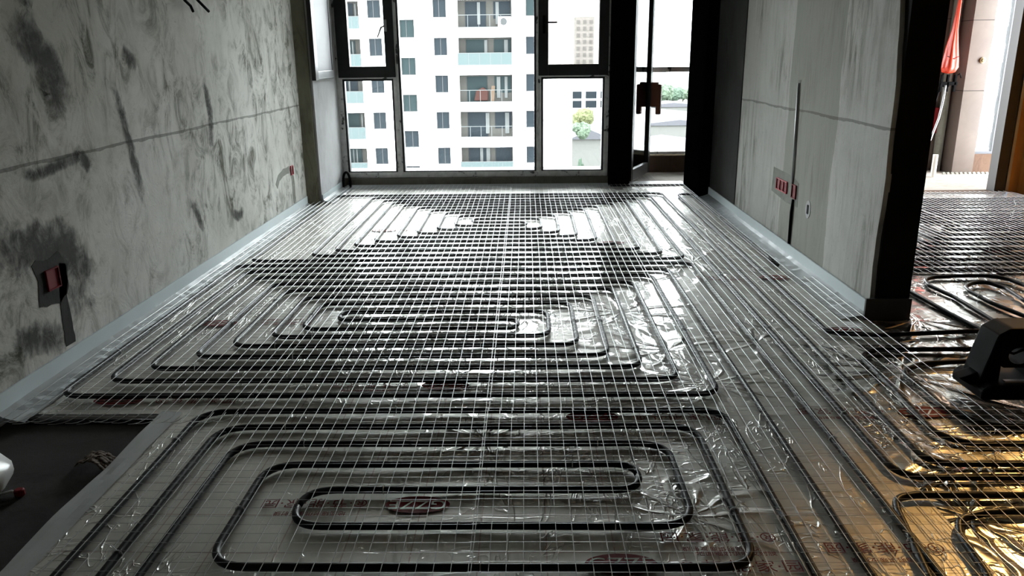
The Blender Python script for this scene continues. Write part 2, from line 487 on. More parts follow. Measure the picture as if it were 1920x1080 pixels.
# ------------------------------------------------------------------ foil covered insulation boards
def foil_sheet(name, label, poly_fn, x0, x1, y0, y1, m, step=0.045, amp=0.0035):
    nx = int((x1 - x0) / step); ny = int((y1 - y0) / step)
    bm = MB(); idx = {}
    for j in range(ny + 1):
        for i in range(nx + 1):
            x = x0 + (x1 - x0) * i / nx; y = y0 + (y1 - y0) * j / ny
            zz = amp * (noise.noise((x * 2.3, y * 1.7, 1.5)) + 0.5 * noise.noise((x * 6, y * 5, 9.5))) - 0.0015
            idx[i, j] = len(bm.v); bm.v.append((x, y, min(zz, 0.003)))
    for j in range(ny):
        for i in range(nx):
            xc = x0 + (x1 - x0) * (i + 0.5) / nx; yc = y0 + (y1 - y0) * (j + 0.5) / ny
            if poly_fn(xc, yc): bm.f.append((idx[i, j], idx[i + 1, j], idx[i + 1, j + 1], idx[i, j + 1]))
    used = sorted({i for q in bm.f for i in q}); mp = {o_: n_ for n_, o_ in enumerate(used)}
    bm.v = [bm.v[i] for i in used]; bm.f = [tuple(mp[i] for i in q) for q in bm.f]
    root = empty(name, (x0, y0, ZS)); tag(root, label, 'insulation board')
    o = part(bm, 'foil_film', m, root, smooth=True)
    return root


M_FOAM = mat('white_insulation_foam', (0.62, 0.63, 0.62), 0.8)
main = foil_sheet('foil_insulation_sheet', 'silver foil covered insulation sheet over the main room floor',
                  lambda x, y: not (x < -1.49 and y < 2.93) and not (x > 1.30 and y < 3.72), XL + 0.004, 1.848, 0.6, 8.715, M_FOIL)
bd = MB(); bd.box(-1.49, 0.6, ZS + 0.001, 1.28, 2.93, -0.008); bd.box(XL + 0.01, 2.935, ZS + 0.001, 1.84, 8.71, -0.008)
part(bd, 'foam_board', M_FOAM, main)
lipm = MB()
n = 60
for i in range(n):
    def L(q, u):
        y = 0.6 + (2.95 - 0.6) * q
        return (-1.49 + 0.065 * u - 0.015 * (1 - u), y, 0.004 + 0.012 * (1 - u) * (0.6 + noise.noise((y * 3, u, 4))) + 0.004 * noise.noise((y * 7, u * 4, 2)))
    for j in range(4):
        lipm.quad(L(i / n, j / 4), L((i + 1) / n, j / 4), L((i + 1) / n, (j + 1) / 4), L(i / n, (j + 1) / 4))
lip = part(lipm, 'edge_tape', M_SKIRT, main, smooth=True)
side = foil_sheet('foil_insulation_sheet', 'creased foil covered insulation sheet turning golden at the lower right',
                  lambda x, y: not (x < 1.85 and y > 3.72), 1.30, XE - 0.01, 0.6, 4.07, M_FOIL2, 0.04, 0.007)
rear = foil_sheet('foil_insulation_sheet', 'creased silver foil sheet in the side room beyond the black wall end',
                  lambda x, y: True, 2.08, XE - 0.01, 4.07, 8.03, M_FOIL3, 0.04, 0.007)
part(MB().box(2.085, 4.075, ZS + 0.001, XE - 0.02, 8.02, -0.016), 'foam_board', M_FOAM, rear)
bd = MB(); bd.box(1.85, 0.6, ZS + 0.001, XE - 0.02, 4.065, -0.016); bd.box(1.31, 0.6, ZS + 0.001, 1.85, 2.92, -0.016)
part(bd, 'foam_board', M_FOAM, side)

# printed marks on the foil
_txt = {}


def text_mesh(body, size):
    if (body, size) in _txt: return _txt[body, size]
    c = bpy.data.curves.new('lettering', 'FONT'); c.body = body; c.size = size; c.align_x = 'CENTER'; c.align_y = 'CENTER'
    c.extrude = 0.0002
    o = bpy.data.objects.new('lettering', c); COL.objects.link(o)
    dg = bpy.context.evaluated_depsgraph_get()
    me = bpy.data.meshes.new_from_object(o.evaluated_get(dg)); me.name = 'lettering'
    bpy.data.objects.remove(o); bpy.data.curves.remove(c)
    _txt[body, size] = me
    return me


def decal(parent, px, py, rot=PI, words=True, sc=1.0, oval=True):
    p = fl(px, py, 0.004); off = parent.location
    if oval:
        mb = MB(); n = 40
        mb.prism([(0.105 * sc * math.cos(2 * PI * i / n), 0.05 * sc * math.sin(2 * PI * i / n)) for i in range(n)], 'z', -0.0004, 0.0004)
        o = mb.build('printed_oval', M_INK, parent); o.location = p - off; o.rotation_euler = (0, 0, rot)
        t = text_mesh('GZZE', 0.075 * sc).copy(); t.materials.clear(); t.materials.append(M_SILVER)
        l = bpy.data.objects.new('oval_lettering', t); COL.objects.link(l); l.parent = o; l.location = (0, 0, 0.0008)
    if words:
        for body, dx, dy, s in (('®·节·能·家·园', 0.34, -0.012, 0.06), ('地面辐射供暖反射膜', 0.34, 0.05, 0.026)):
            t = text_mesh(body, s * sc).copy(); t.materials.clear(); t.materials.append(M_INK)
            l = bpy.data.objects.new('printed_lettering', t); COL.objects.link(l); l.parent = parent
            d = Matrix.Rotation(rot, 3, 'Z') @ Vector((dx * sc, dy * sc, 0))
            l.location = p - off + d; l.rotation_euler = (0, 0, rot)


for (px, py, rot, ov, wd) in ((783, 946, PI, True, True), (1110, 781, 0, True, True), (1580, 619, 0, True, False), (1452, 520, PI, True, True),
                              (410, 606, 0, True, True), (222, 750, 0, True, True), (1165, 1058, 0, True, True), (835, 722, PI, True, True),
                              (1145, 455, PI, True, True), (1560, 1010, PI, False, True), (720, 432, 0, True, True), (870, 560, 0, False, True)):
    decal(main, px, py, rot, wd, 1.0, ov)
for (px, py, rot, ov, wd) in ((1735, 772, PI, True, True), (1880, 1030, PI, False, True), (1870, 470, 0, True, True), (1900, 1006, 0, False, True)):
    decal(rear if py < 500 else side, px, py, rot, wd, 1.0, ov)

# ------------------------------------------------------------------ heating pipes
PR = 0.0122


def fillet(pts, r, n=7):
    out = [Vector((*pts[0], 0))]
    for i in range(1, len(pts) - 1):
        a, b, c = (Vector((*p, 0)) for p in (pts[i - 1], pts[i], pts[i + 1]))
        la, lc = (a - b).length, (c - b).length
        d1, d2 = (a - b).normalized(), (c - b).normalized()
        ang = d1.angle(d2)
        if ang > 3.1: out.append(b); continue
        tl = min(r / math.tan(ang / 2), la * 0.499, lc * 0.499)
        p1, p2 = b + d1 * tl, b + d2 * tl
        for k in range(n + 1):
            t = k / n
            out.append(p1 * (1 - t) ** 2 + b * 2 * t * (1 - t) + p2 * t * t)
    out.append(Vector((*pts[-1], 0)))
    return out


def resample(pts, seg=0.25):
    out = [pts[0]]
    for a, b in zip(pts, pts[1:]):
        L = (b - a).length; k = max(1, int(L / seg))
        for i in range(1, k + 1): out.append(a + (b - a) * i / k)
    return out


def pipe(label, pts, r=0.11, ties=()):
    pl = resample(fillet(pts, r))
    path = []
    for i, p in enumerate(pl):
        j = 0.004
        path.append((p.x + j * noise.noise((p.x * 3, p.y * 3, 5)), p.y + j * noise.noise((p.x * 3, p.y * 3, 8)), PR + 0.0035))
    root = empty('heating_pipe', (path[0][0], path[0][1], 0)); tag(root, label, 'pipe', 'black heating pipes')
    part(MB().tube(path, PR, 10), 'tube', M_PIPE, root, smooth=True)
    # plastic ties round the pipe
    acc = 0; nt = 0
    for a, b in zip(path, path[1:]):
        a, b = Vector(a), Vector(b); acc += (b - a).length
        if acc > 0.85 and (b - a).length > 0.05 and nt < 40:
            acc = 0; nt += 1
            d = (b - a).normalized(); s_ = d.cross(Vector((0, 0, 1))); c = a.lerp(b, 0.5)
            ring = [c + s_ * (0.0150 * math.cos(q * PI / 5)) + Vector((0, 0, 0.0140 * math.sin(q * PI / 5) + 0.001)) for q in range(10)]
            tm = MB().tube(ring, 0.0018, 5, closed=True)
            tm.tube([c + Vector((0, 0, 0.014)), c + Vector((0, 0, 0.03)) + s_ * 0.012, c + Vector((0, 0, 0.036)) + s_ * 0.03], 0.0013, 4)
            part(tm, 'cable_tie', M_TIE, root)
    return root


def fx(px, py): return fl(px, py, 0.012).x
def fy(px, py): return fl(px, py, 0.012).y


# near loop: a spiral of long rows in front of the camera
rA = {k: fy(950, v) for k, v in dict(t0=771, t1=801, t2=833, t3=872, t4=920, t5=988, t6=1066).items()}
xl833, xl801, xl771, xl872 = fx(262, 1080) , fx(190, 1080), fx(105, 1080), fx(402, 1035)
xr1 = fx(1408, 1030); xr2 = fx(1298, 965)
pipe('black heating pipe coiled in long loops nearest the camera around the printed oval',
     [(xl833, 0.7), (xl833, rA['t2']), (xr2, rA['t2']), (xr2, rA['t5']), (fx(560, 950), rA['t5']), (fx(560, 950), rA['t4']),
      (fx(1197, 897), rA['t4']), (fx(1197, 897), rA['t3']), (xl872, rA['t3']), (xl872, rA['t6']), (xr1, rA['t6']), (xr1, rA['t1']),
      (xl801, rA['t1']), (xl801, 0.7)], 0.12)
xr3 = fx(1488, 1006)
pipe('black heating pipe running outside the nearest coil in one wide arch', [(xl771, 0.7), (xl771, rA['t0']), (xr3, rA['t0']), (xr3, 0.7)], 0.13)

# middle loop: double spiral
rC = [fy(800, v) for v in (742, 714, 690.5, 669, 649, 632, 617.5, 601, 586, 570, 557, 544, 532, 519.5, 508, 497.5)]
LC = {15: fx(118, 738), 14: fx(207, 710), 13: fx(288, 682), 12: fx(374, 660), 11: fx(443, 640), 10: fx(513, 625), 9: fx(574, 607), 8: fx(636, 597)}
RC = {13: fx(1343, 728), 12: fx(1268, 700), 11: fx(1200, 678), 10: fx(1139, 658), 9: fx(1082, 637), 8: fx(1029, 610), 7: fx(970, 606)}
XCOL = {3: fx(1555, 960), 4: fx(1401, 625)}


def lx(C, a, b): return C[max(a, b)]


seq = [(XCOL[4], 0.7), (XCOL[4], rC[15])]
i = 15; order = []
side_left = True
while True:                              # walk the double spiral row by row
    if side_left:
        j = 15 - i; x = lx(LC, i, j)
    else:
        j = 13 - i; x = lx(RC, i, j) if j >= 0 else None
        if x is None: break
    seq += [(x, rC[i]), (x, rC[j])]; i = j; side_left = not side_left
seq += [(XCOL[3], rC[14]), (XCOL[3], 0.7)]
pipe('black heating pipe wound in the big double spiral at mid room', seq, 0.10)

# far loop: double spiral under the window
rD = [fy(900, v) for v in (488, 479, 470, 461, 453, 445, 438, 431, 424, 418, 411.5, 405, 399.5, 394.5, 389.5, 384.5, 380, 375.5, 370.5, 366)]
KX = fx(1296, 557) / ((1296 - 985) / (557 - 104.0))
LD = [KX * q for q in (-1.385, -1.107, -1.01, -0.93, -0.84, -0.73, -0.63, -0.526, -0.43, -0.33)]
RD = [KX * q for q in (0.785, 0.694, 0.594, 0.48, 0.387, 0.286, 0.187, 0.09, 0.0)]
xD18, xD19 = KX * 0.885, KX * 0.985
seq = [(fx(1935, 896), fy(1935, 896)), (xD18, fy(1935, 896)), (xD18, rD[18])]
i = 18; side_left = True
while True:
    if side_left:
        j = 19 - i; x = LD[min(i, j)]
    else:
        j = 17 - i
        if j < 0: break
        x = RD[min(i, j)]
    seq += [(x, rD[i]), (x, rD[j])]; i = j; side_left = not side_left
seq += [(xD19, rD[19]), (xD19, fy(1935, 871)), (fx(1940, 871), fy(1935, 871))]
pipe('black heating pipe wound in the far double spiral before the window', seq, 0.10)

xE1, xE2 = KX * 1.09, KX * 1.20
pipe('black heating pipe along the foot of the right wall turning at the black wall end',
     [(2.35, 3.86), (1.8, 3.80), (xE1, 3.84), (xE1, 8.05), (xE2, 8.05), (xE2, 5.2)], 0.08)
P2 = [fl(px, py, 0.012).to_2d() for px, py in ((1950, 655), (1640, 657), (1612, 668), (1682, 738), (1754, 815), (1810, 833), (1950, 834))]
pipe('black heating pipe hooking below the wall end and passing in front of the black tool', [tuple(p) for p in P2], 0.14)
P3 = [fl(px, py, 0.012).to_2d() for px, py in ((1950, 676), (1830, 678), (1730, 683), (1688, 698), (1732, 732), (1768, 765), (1838, 799), (1950, 803))]
pipe('black heating pipe bent in a narrow hairpin under the black tool', [tuple(p) for p in P3], 0.14)
P6 = [fl(px, py, 0.012).to_2d() for px, py in ((1960, 932), (1720, 930), (1678, 936), (1682, 960), (1740, 1080), (1800, 1200))]
pipe('black heating pipe bending down over the golden foil at lower right', [tuple(p) for p in P6], 0.12)
P7 = [fl(px, py, 0.012).to_2d() for px, py in ((1960, 960), (1850, 964), (1798, 975), (1800, 1005), (1850, 1080), (1900, 1180))]
pipe('short black heating pipe bend in the lower right corner', [tuple(p) for p in P7], 0.12)

# side room pipes
rF = [fy(1850, v) for v in (508, 497, 487, 477, 467.5, 458, 449, 440.5, 432, 423.5, 416.5, 410, 403, 396.6, 390, 384, 378.5, 373.5)]
LF = [2.32 + 0.135 * k for k in range(9)]
RF = [4.78 - 0.1 * k for k in range(8)]
seq = [(4.88, 4.2), (4.88, rF[17])]
i = 17; side_left = True
while True:
    if side_left:
        j = 17 - i; x = LF[min(i, j)]
    else:
        j = 15 - i
        if j < 0: break
        x = RF[min(i, j)]
    seq += [(x, rF[i]), (x, rF[j])]; i = j; side_left = not side_left
seq += [(4.84, rF[16]), (4.84, 4.4)]
pipe('black heating pipe coiled in close rows across the side room floor', seq, 0.09)
for lab, pp in (('outer black hairpin pipe on the side room foil behind the black tool', ((1960, 556), (1920, 536), (1886, 523), (1844, 518), (1789, 519), (1748, 521), (1733, 526), (1741, 536), (1789, 558), (1858, 600), (1960, 662))),
                ('inner small black hairpin pipe on the side room foil at the right edge', ((1960, 583), (1920, 564), (1886, 542), (1850, 530), (1822, 532), (1809, 539), (1817, 547), (1858, 569), (1920, 594), (1960, 612))),
                ('straight black pipe slanting from the wall end to the black tool', ((1690, 538), (1705, 547), (1775, 586), (1842, 622), (1900, 655)))):
    pipe(lab, [tuple(fl(px, py, 0.012).to_2d()) for px, py in pp], 0.12)

# ------------------------------------------------------------------ welded wire panels
PITCH, WR = 0.0486, 0.00125


def wire_panel(label, x0, nx, y0, y1, dz=0.0, tips=False, skip=None):
    xs = [x0 + PITCH * k for k in range(nx + 1)]
    ny = int(round((y1 - y0) / PITCH)); zz = 0.0305 + dz
    root = empty('wire_mesh_panel', (x0, y0, 0)); tag(root, label, 'wire mesh', 'welded wire mesh panels')
    a = MB(); b = MB()
    ph = random.random() * 9
    for k, x in enumerate(xs):
        pts = []
        for q in range(0, 9):
            y = y0 + (y1 - y0) * q / 8
            pts.append((x + 0.003 * noise.noise((x * 2, y * 1.3, ph)), y, zz + 0.003 * noise.noise((x * 3, y * 2, 3.3))))
        if tips:
            c = 0.022 + 0.02 * random.random()
            dx = -0.035 - 0.03 * random.random()
            t_ = [(x + dx * u * u, y0 - 0.17 * u + 0.03 * u * u, zz + c * u * u * u - 0.012 * u) for u in (1, 0.83, 0.66, 0.5, 0.33, 0.16)]
            pts = t_ + pts
        a.tube(pts, WR, 4, cap=False)
    for k in range(ny + 1):
        y = y0 + (y1 - y0) * (k + 0.5) / (ny + 1)
        b.tube([(xs[0] - 0.012, y, zz - 0.0022), (xs[nx // 2], y + 0.002 * noise.noise((y, ph, 0)), zz - 0.0022 + 0.002 * noise.noise((y * 2, ph, 4))), (xs[-1] + 0.012, y, zz - 0.0022)], WR * 0.48, 4, cap=False)
    part(a, 'lengthwise_wires', M_WIRE, root, smooth=True); part(b, 'crosswise_wires', M_WIRE, root, smooth=True)
    return root


cols = [(-2.10, 19, 'against the left wall'), (-1.14, 20, 'left of the central seam'), (-0.155, 19, 'right of the central seam'), (0.79, 19, 'beside the right wall')]
rows = [(6.74, 8.66, 'in row under window'), (4.83, 6.76, 'second row from window'), (2.90, 4.85, 'third row from window')]
for j, (ya, yb, rl) in enumerate(rows):
    for i, (xa, nx, cl) in enumerate(cols):
        if i == 3 and j == 2: nx = 21
        wire_panel('wire mesh panel %s, %s' % (cl, rl), xa, nx, ya, yb, 0.0028 * ((i + j) % 2), tips=(i == 0 and j == 2))
near = [(-1.14, 20, 'left of the central seam'), (-0.16, 19, 'right of the central seam'), (0.79, 24, 'right of the coil beside the golden foil')]
for i, (xa, nx, cl) in enumerate(near):
    wire_panel('wire mesh panel nearest the camera, %s' % cl, xa, nx, 0.95, 2.92, 0.0028 * (i % 2))
wire_panel('narrow grey wire mesh strip nearest the camera at the edge of the bare slab', -1.36, 4, 0.95, 2.88, 0.0028)
wire_panel('grey wire mesh panel in the side room nearest its balcony', 2.22, 27, 6.3, 8.0, 0.0028)
wire_panel('grey wire mesh panel in the side room right of the far one', 3.56, 27, 6.3, 8.0, 0.0)
wire_panel('grey wire mesh panel in the side room behind the black wall end', 2.22, 27, 4.9, 6.35, 0.0)
wire_panel('grey wire mesh panel in the side room in front of the orange wall', 3.56, 27, 4.9, 6.35, 0.0028)
wire_panel('grey wire mesh panel over the golden foil at the right edge', 1.99, 25, 0.95, 3.0, 0.0028)
wire_panel('small offcut of wire mesh standing on the balcony floor behind the open door', 1.2, 6, 9.05, 9.45, -0.018)

# ------------------------------------------------------------------ window wall
YF = 8.78                                # front face of the frames


def wx(px, py, y=YF): return oy(px, py, y).x
def wz(px, py, y=YF): return oy(px, py, y).z


x_j0 = -2.046; x_m1a, x_m1b = -1.435, -1.345; x_m2a, x_m2b = 0.095, 0.165; x_j1 = 0.905
z_b, z_t0, z_t1, z_top = 0.105, 1.175, 1.225, 2.44


def fixed_frame(name, label, x0, x1, transom, glass_lo, side_l=0.045, side_r=0.045):
    root = empty(name, ((x0 + x1) / 2, YF, z_b)); tag(root, label, None, None, 'structure')
    f = MB()
    yb = YF + 0.09
    f.box(x0, YF, z_b, x0 + side_l, yb, z_top); f.box(x1 - side_r, YF, z_b, x1, yb, z_top)
    f.box(x0 + side_l, YF, z_b, x1 - side_r, yb, z_b + 0.06); f.box(x0 + side_l, YF, z_top - 0.06, x1 - side_r, yb, z_top)
    if transom: f.box(x0 + side_l, YF, z_t0, x1 - side_r, yb, z_t1)
    part(f, 'taped_frame', M_TAPED, root, bevel=0.002)
    gx0, gx1 = x0 + side_l, x1 - side_r
    zt = z_t0 if transom else z_top - 0.06
    b = MB(); k = 0.022
    b.box(gx0, YF + 0.012, z_b + 0.06, gx0 + k, yb - 0.01, zt); b.box(gx1 - k, YF + 0.012, z_b + 0.06, gx1, yb - 0.01, zt)
    b.box(gx0 + k, YF + 0.012, z_b + 0.06, gx1 - k, yb - 0.01, z_b + 0.06 + 0.012); b.box(gx0 + k, YF + 0.012, zt - k, gx1 - k, yb - 0.01, zt)
    part(b, 'glazing_bead', M_FRAME, root)
    part(MB().box(gx0 + k, YF + 0.05, z_b + 0.072, gx1 - k, YF + 0.056, zt - k), 'glass_pane', M_GLASS, root)
    return root, gx0, gx1


def sash(root, gx0, gx1, handle_x, thick):
    zt = z_top - 0.06
    s = MB(); y0, y1 = YF - 0.03, YF + 0.055
    a, c = gx0 - 0.03, gx1 + 0.03
    z0 = z_t1 - 0.035
    tl, trr = thick
    s.box(a, y0, z0, a + tl, y1, zt); s.box(c - trr, y0, z0, c, y1, zt)
    s.box(a + tl, y0, z0, c - trr, y1, z0 + 0.115); s.box(a + tl, y0, zt - 0.1, c - trr, y1, zt)
    o = part(s, 'casement_sash', M_FRAME, root, bevel=0.004)
    part(MB().box(a + tl, YF + 0.02, z0 + 0.115, c - trr, YF + 0.026, zt - 0.1), 'sash_pane', M_GLASS2 if handle_x is None else M_GLASS, o)
    return o, a + tl, c - trr


w1, a0, a1 = fixed_frame('window_1', 'narrow left window with black casement above a fixed pane', x_j0, x_m1b - 0.045, True, True, 0.06, 0.04)
so, s0, s1 = sash(w1, a0, a1, 1, (0.13, 0.10))
hm = MB().tube([(s1 + 0.02, YF - 0.055, 1.72), (s1 - 0.02, YF - 0.065, 1.70), (s1 - 0.065, YF - 0.06, 1.60)], [0.009, 0.011, 0.007], 8)
hm.box(s1 + 0.005, YF - 0.05, 1.66, s1 + 0.035, YF - 0.028, 1.78)
part(hm, 'sash_handle', M_STEEL, so, smooth=False)['label'] = 'grey lever handle on the left casement'
w2, b0, b1 = fixed_frame('window_2', 'large fixed centre window looking at the white apartment block', x_m1a + 0.045, x_m2b - 0.03, False, True, 0.02, 0.02)
w3, c0, c1 = fixed_frame('window_3', 'narrow right window with black casement above a fixed pane', x_m2a + 0.04, x_j1, True, True, 0.035, 0.05)
so3, s30, s31 = sash(w3, c0, c1, None, (0.105, 0.10))
hm = MB().box(s30 - 0.06, YF - 0.05, 1.62, s30 - 0.03, YF - 0.028, 1.80)
hm.tube([(s30 - 0.045, YF - 0.06, 1.73), (s30 + 0.0, YF - 0.062, 1.73), (s30 + 0.09, YF - 0.06, 1.73)], 0.008, 8)
part(hm, 'sash_handle', M_BLK, so3)
# screen leaf swung against the reveal
sl = empty('window_screen_leaf', (-2.03, 8.4, 1.2)); tag(sl, 'pale grey screen leaf in a black frame, swung open left of the casement', 'window screen')
xs0, xs1 = -2.044, -2.015
f = MB(); ya, yb_, za, zb = 7.82, 8.55, 1.19, 2.42
f.box(xs0, ya - 0.06, za, xs1 + 0.012, ya + 0.05, zb); f.box(xs0, yb_ - 0.05, za, xs1, yb_, zb); f.box(xs0, ya + 0.05, za, xs1, yb_ - 0.05, za + 0.02); f.box(xs0, ya + 0.05, zb - 0.05, xs1, yb_ - 0.05, zb)
part(f, 'leaf_frame', M_FRAME, sl, bevel=0.003)
part(MB().box(xs0 + 0.006, ya + 0.05, za + 0.02, xs1 - 0.006, yb_ - 0.05, zb - 0.05), 'screen_panel', M_SCREEN, sl)
cap = MB().box(xs1 - 0.008, ya + 0.05, za + 0.012, xs1 + 0.006, yb_ - 0.03, za + 0.085)
part(cap, 'corner_cap', M_STEEL, sl, bevel=0.003)
# black drain elbow in the corner
de = empty('corrugated_conduit', (-2.0, 8.68, 0.0)); tag(de, 'black corrugated conduit loop in the left corner below the window', 'conduit')
pts = []
for k in range(25):
    q = PI * k / 24
    pts.append((-1.985 + 0.03 * math.cos(q), 8.69 - 0.06 * k / 24, 0.10 + 0.085 * math.sin(q)))
pts = [(-1.955, 8.69, 0.005)] + pts + [(-2.015, 8.63, 0.005)]
part(MB().tube(pts, [0.013 + 0.002 * (k % 2) for k in range(len(pts))], 10), 'tube', M_BLK, de, smooth=True)

# balcony door leaf, opened outwards
dr = empty('door_1', (1.15, 8.86, 0.02)); tag(dr, 'black framed glass balcony door leaf standing open outwards', None, None, 'structure')
ang = math.atan2(9.62 - 8.86, 1.475 - 1.15)


def leaf_pt(u, v, w_):                  # u along the leaf, v across, w up
    return (1.15 + u * math.cos(ang) - v * math.sin(ang), 8.86 + u * math.sin(ang) + v * math.cos(ang), w_)


def lbox(mb, u0, u1, v0, v1, z0, z1):
    n = len(mb.v); mb.box(u0, v0, z0, u1, v1, z1)
    for i in range(n, len(mb.v)): mb.v[i] = leaf_pt(*mb.v[i])
    return mb


LW = 0.80
f = MB(); lbox(f, 0, 0.07, -0.03, 0.03, 0.03, 2.4); lbox(f, LW - 0.07, LW, -0.03, 0.03, 0.03, 2.4); lbox(f, 0.07, LW - 0.07, -0.03, 0.03, 2.32, 2.4)
part(f, 'leaf_stiles', M_FRAME, dr)
part(lbox(MB(), 0.07, LW - 0.07, -0.028, 0.028, 0.03, 0.15), 'bottom_rail', M_STEEL, dr)
part(lbox(MB(), 0.07, LW - 0.07, -0.003, 0.003, 0.15, 2.32), 'glass_pane', M_GLASS, dr)
for sgn, nm in ((-1, 'wrapped_handle'), (1, 'wrapped_handle')):
    h = MB(); u = LW - 0.035
    lbox(h, u - 0.03, u + 0.03, *sorted((sgn * 0.03, sgn * 0.115)), 0.80, 1.085)
    lbox(h, u - 0.03, u + 0.03, *sorted((sgn * 0.09, sgn * 0.15)), 0.715, 1.06)
    part(h, nm, M_HANDLE, dr, bevel=0.012)
struct('trim_12', MB().box(1.80, 8.74, ZS, 1.89, 8.92, 2.45), M_JET, 'black right jamb of the balcony door')
# balcony glazing beyond the door
bw = empty('window_4', (1.55, 9.78, 0.2)); tag(bw, 'balcony window beyond the open door with a grey transom', None, None, 'structure')
f = MB(); f.box(1.12, 9.78, 0.2, 2.14, 9.85, 0.25); f.box(1.12, 9.78, 1.19, 2.14, 9.85, 1.25); f.box(1.12, 9.78, 2.5, 2.14, 9.85, 2.6)
part(f, 'window_frame', M_TAPED, bw)
part(MB().box(1.12, 9.81, 0.25, 2.14, 9.816, 1.19), 'lower_pane', M_GLASS, bw); part(MB().box(1.12, 9.81, 1.25, 2.14, 9.816, 2.5), 'upper_pane', M_GLASS, bw)
sealm = MB(); pts = [(1.14 + 0.04 * k, 9.765 + 0.008 * noise.noise((k, 1, 1)), 0.205 + 0.012 * noise.noise((k * 0.9, 0, 0))) for k in range(25)]
fs = sealm.tube(pts, [0.014 + 0.007 * noise.noise((k * 1.3, 5, 0)) for k in range(25)], 8).build('foam_sealant', mat('cream_foam', (0.75, 0.68, 0.5), 0.9), smooth=True)
tag(fs, 'bead of cream sealing foam under the balcony window beyond the door', 'sealant')

# ------------------------------------------------------------------ wall fittings
def socket_box(label, yc, zc, wdt, hgt, gangs, xface, sgn, m):
    root = empty('socket_box', (xface, yc, zc)); tag(root, label, 'socket box')
    def X(d): return xface + sgn * d
    b = MB(); d = 0.010
    x0, x1 = sorted((X(-0.002), X(d)))
    t = 0.006
    b.box(x0, yc - wdt / 2, zc - hgt / 2, x1, yc + wdt / 2, zc - hgt / 2 + t); b.box(x0, yc - wdt / 2, zc + hgt / 2 - t, x1, yc + wdt / 2, zc + hgt / 2)
    b.box(x0, yc - wdt / 2, zc - hgt / 2 + t, x1, yc - wdt / 2 + t, zc + hgt / 2 - t); b.box(x0, yc + wdt / 2 - t, zc - hgt / 2 + t, x1, yc + wdt / 2, zc + hgt / 2 - t)
    for g in range(1, gangs):
        y = yc - wdt / 2 + wdt * g / gangs; b.box(x0, y - t / 2, zc - hgt / 2, x1, y + t / 2, zc + hgt / 2)
    part(b, 'box_rim', m, root)
    x0, x1 = sorted((X(0.001), X(0.003)))
    part(MB().box(x0, yc - wdt / 2 + t, zc - hgt / 2 + t, x1, yc + wdt / 2 - t, zc + hgt / 2 - t), 'box_interior', M_DRED, root)
    return root


def patch(name, label, cat, pts, xface, sgn, m, th=0.006):
    x0, x1 = sorted((xface, xface + sgn * th))
    o = MB().prism(pts, 'x', x0, x1).build(name, m); tag(o, label, cat); return o


M_CHASE = concrete('dark_cut_chase', (0.05, 0.05, 0.043), (0.03, 0.03, 0.027), (0.012, 0.012, 0.01), 0.6, 4)
M_MORTAR = concrete('grey_mortar_patch', (0.33, 0.335, 0.30), (0.25, 0.25, 0.22), (0.13, 0.13, 0.11), 0.6, 4)


def strip(path, wdt, jit=0.006):         # ragged strip outline in (y, z)
    L, R_ = [], []
    for k, (y, z) in enumerate(path):
        a = path[max(0, k - 1)]; c = path[min(len(path) - 1, k + 1)]
        t = Vector((c[0] - a[0], c[1] - a[1])).normalized(); nx_, nz = -t.y, t.x
        h = wdt / 2 + jit * noise.noise((y * 17, z * 17, 1)); L.append((y + nx_ * h, z + nz * h)); R_.append((y - nx_ * h, z - nz * h))
    return L + R_[::-1]


def dense(path, st=0.03):
    out = []
    for a, b in zip(path, path[1:]):
        k = max(1, int(math.hypot(b[0] - a[0], b[1] - a[1]) / st))
        out += [(a[0] + (b[0] - a[0]) * i / k, a[1] + (b[1] - a[1]) * i / k) for i in range(k)]
    return out + [path[-1]]


XLf = XL - 0.001
patch('wall_chase', 'dark chase cut from the near left socket down to the foam strip', 'chase', strip(dense([(3.50, 0.50), (3.455, 0.36), (3.45, 0.12)]), 0.07, 0.016), XLf, 1, M_CHASE, 0.003)
patch('wall_recess', 'dark chipped recess around the near left socket box', 'recess',
      [(3.395 + (0.115 + 0.035 * noise.noise((math.cos(q * PI / 14) * 2.5, math.sin(q * PI / 14) * 2.5, 3))) * max(-1, min(1, 1.35 * math.cos(q * PI / 14))),
        0.445 + (0.10 + 0.04 * noise.noise((math.cos(q * PI / 14) * 2.5, math.sin(q * PI / 14) * 2.5, 7))) * max(-1, min(1, 1.35 * math.sin(q * PI / 14)))) for q in range(28)], XLf, 1, M_CHASE, 0.003)
socket_box('red socket box in the dark recess on the near left wall', 3.395, 0.455, 0.10, 0.095, 1, XL + 0.002, 1, mat('grimy_red_plastic', (0.16, 0.006, 0.01), 0.7, 0, 0.1))
socket_box('small red socket box at the far end of the left wall', 7.195, 0.415, 0.075, 0.085, 1, XL, 1, M_RED)
patch('wall_chase', 'curved mortar filled chase leading to the far red socket on the left wall', 'chase', strip(dense([(7.12, 0.43), (6.95, 0.43), (6.8, 0.40), (6.72, 0.34)]), 0.055, 0.012), XLf, 1, M_MORTAR, 0.003)
patch('wall_chase', 'vertical mortar filled chase below the far red socket on the left wall', 'chase', strip(dense([(7.19, 0.36), (7.19, 0.11)]), 0.035, 0.006), XLf, 1, M_MORTAR, 0.003)
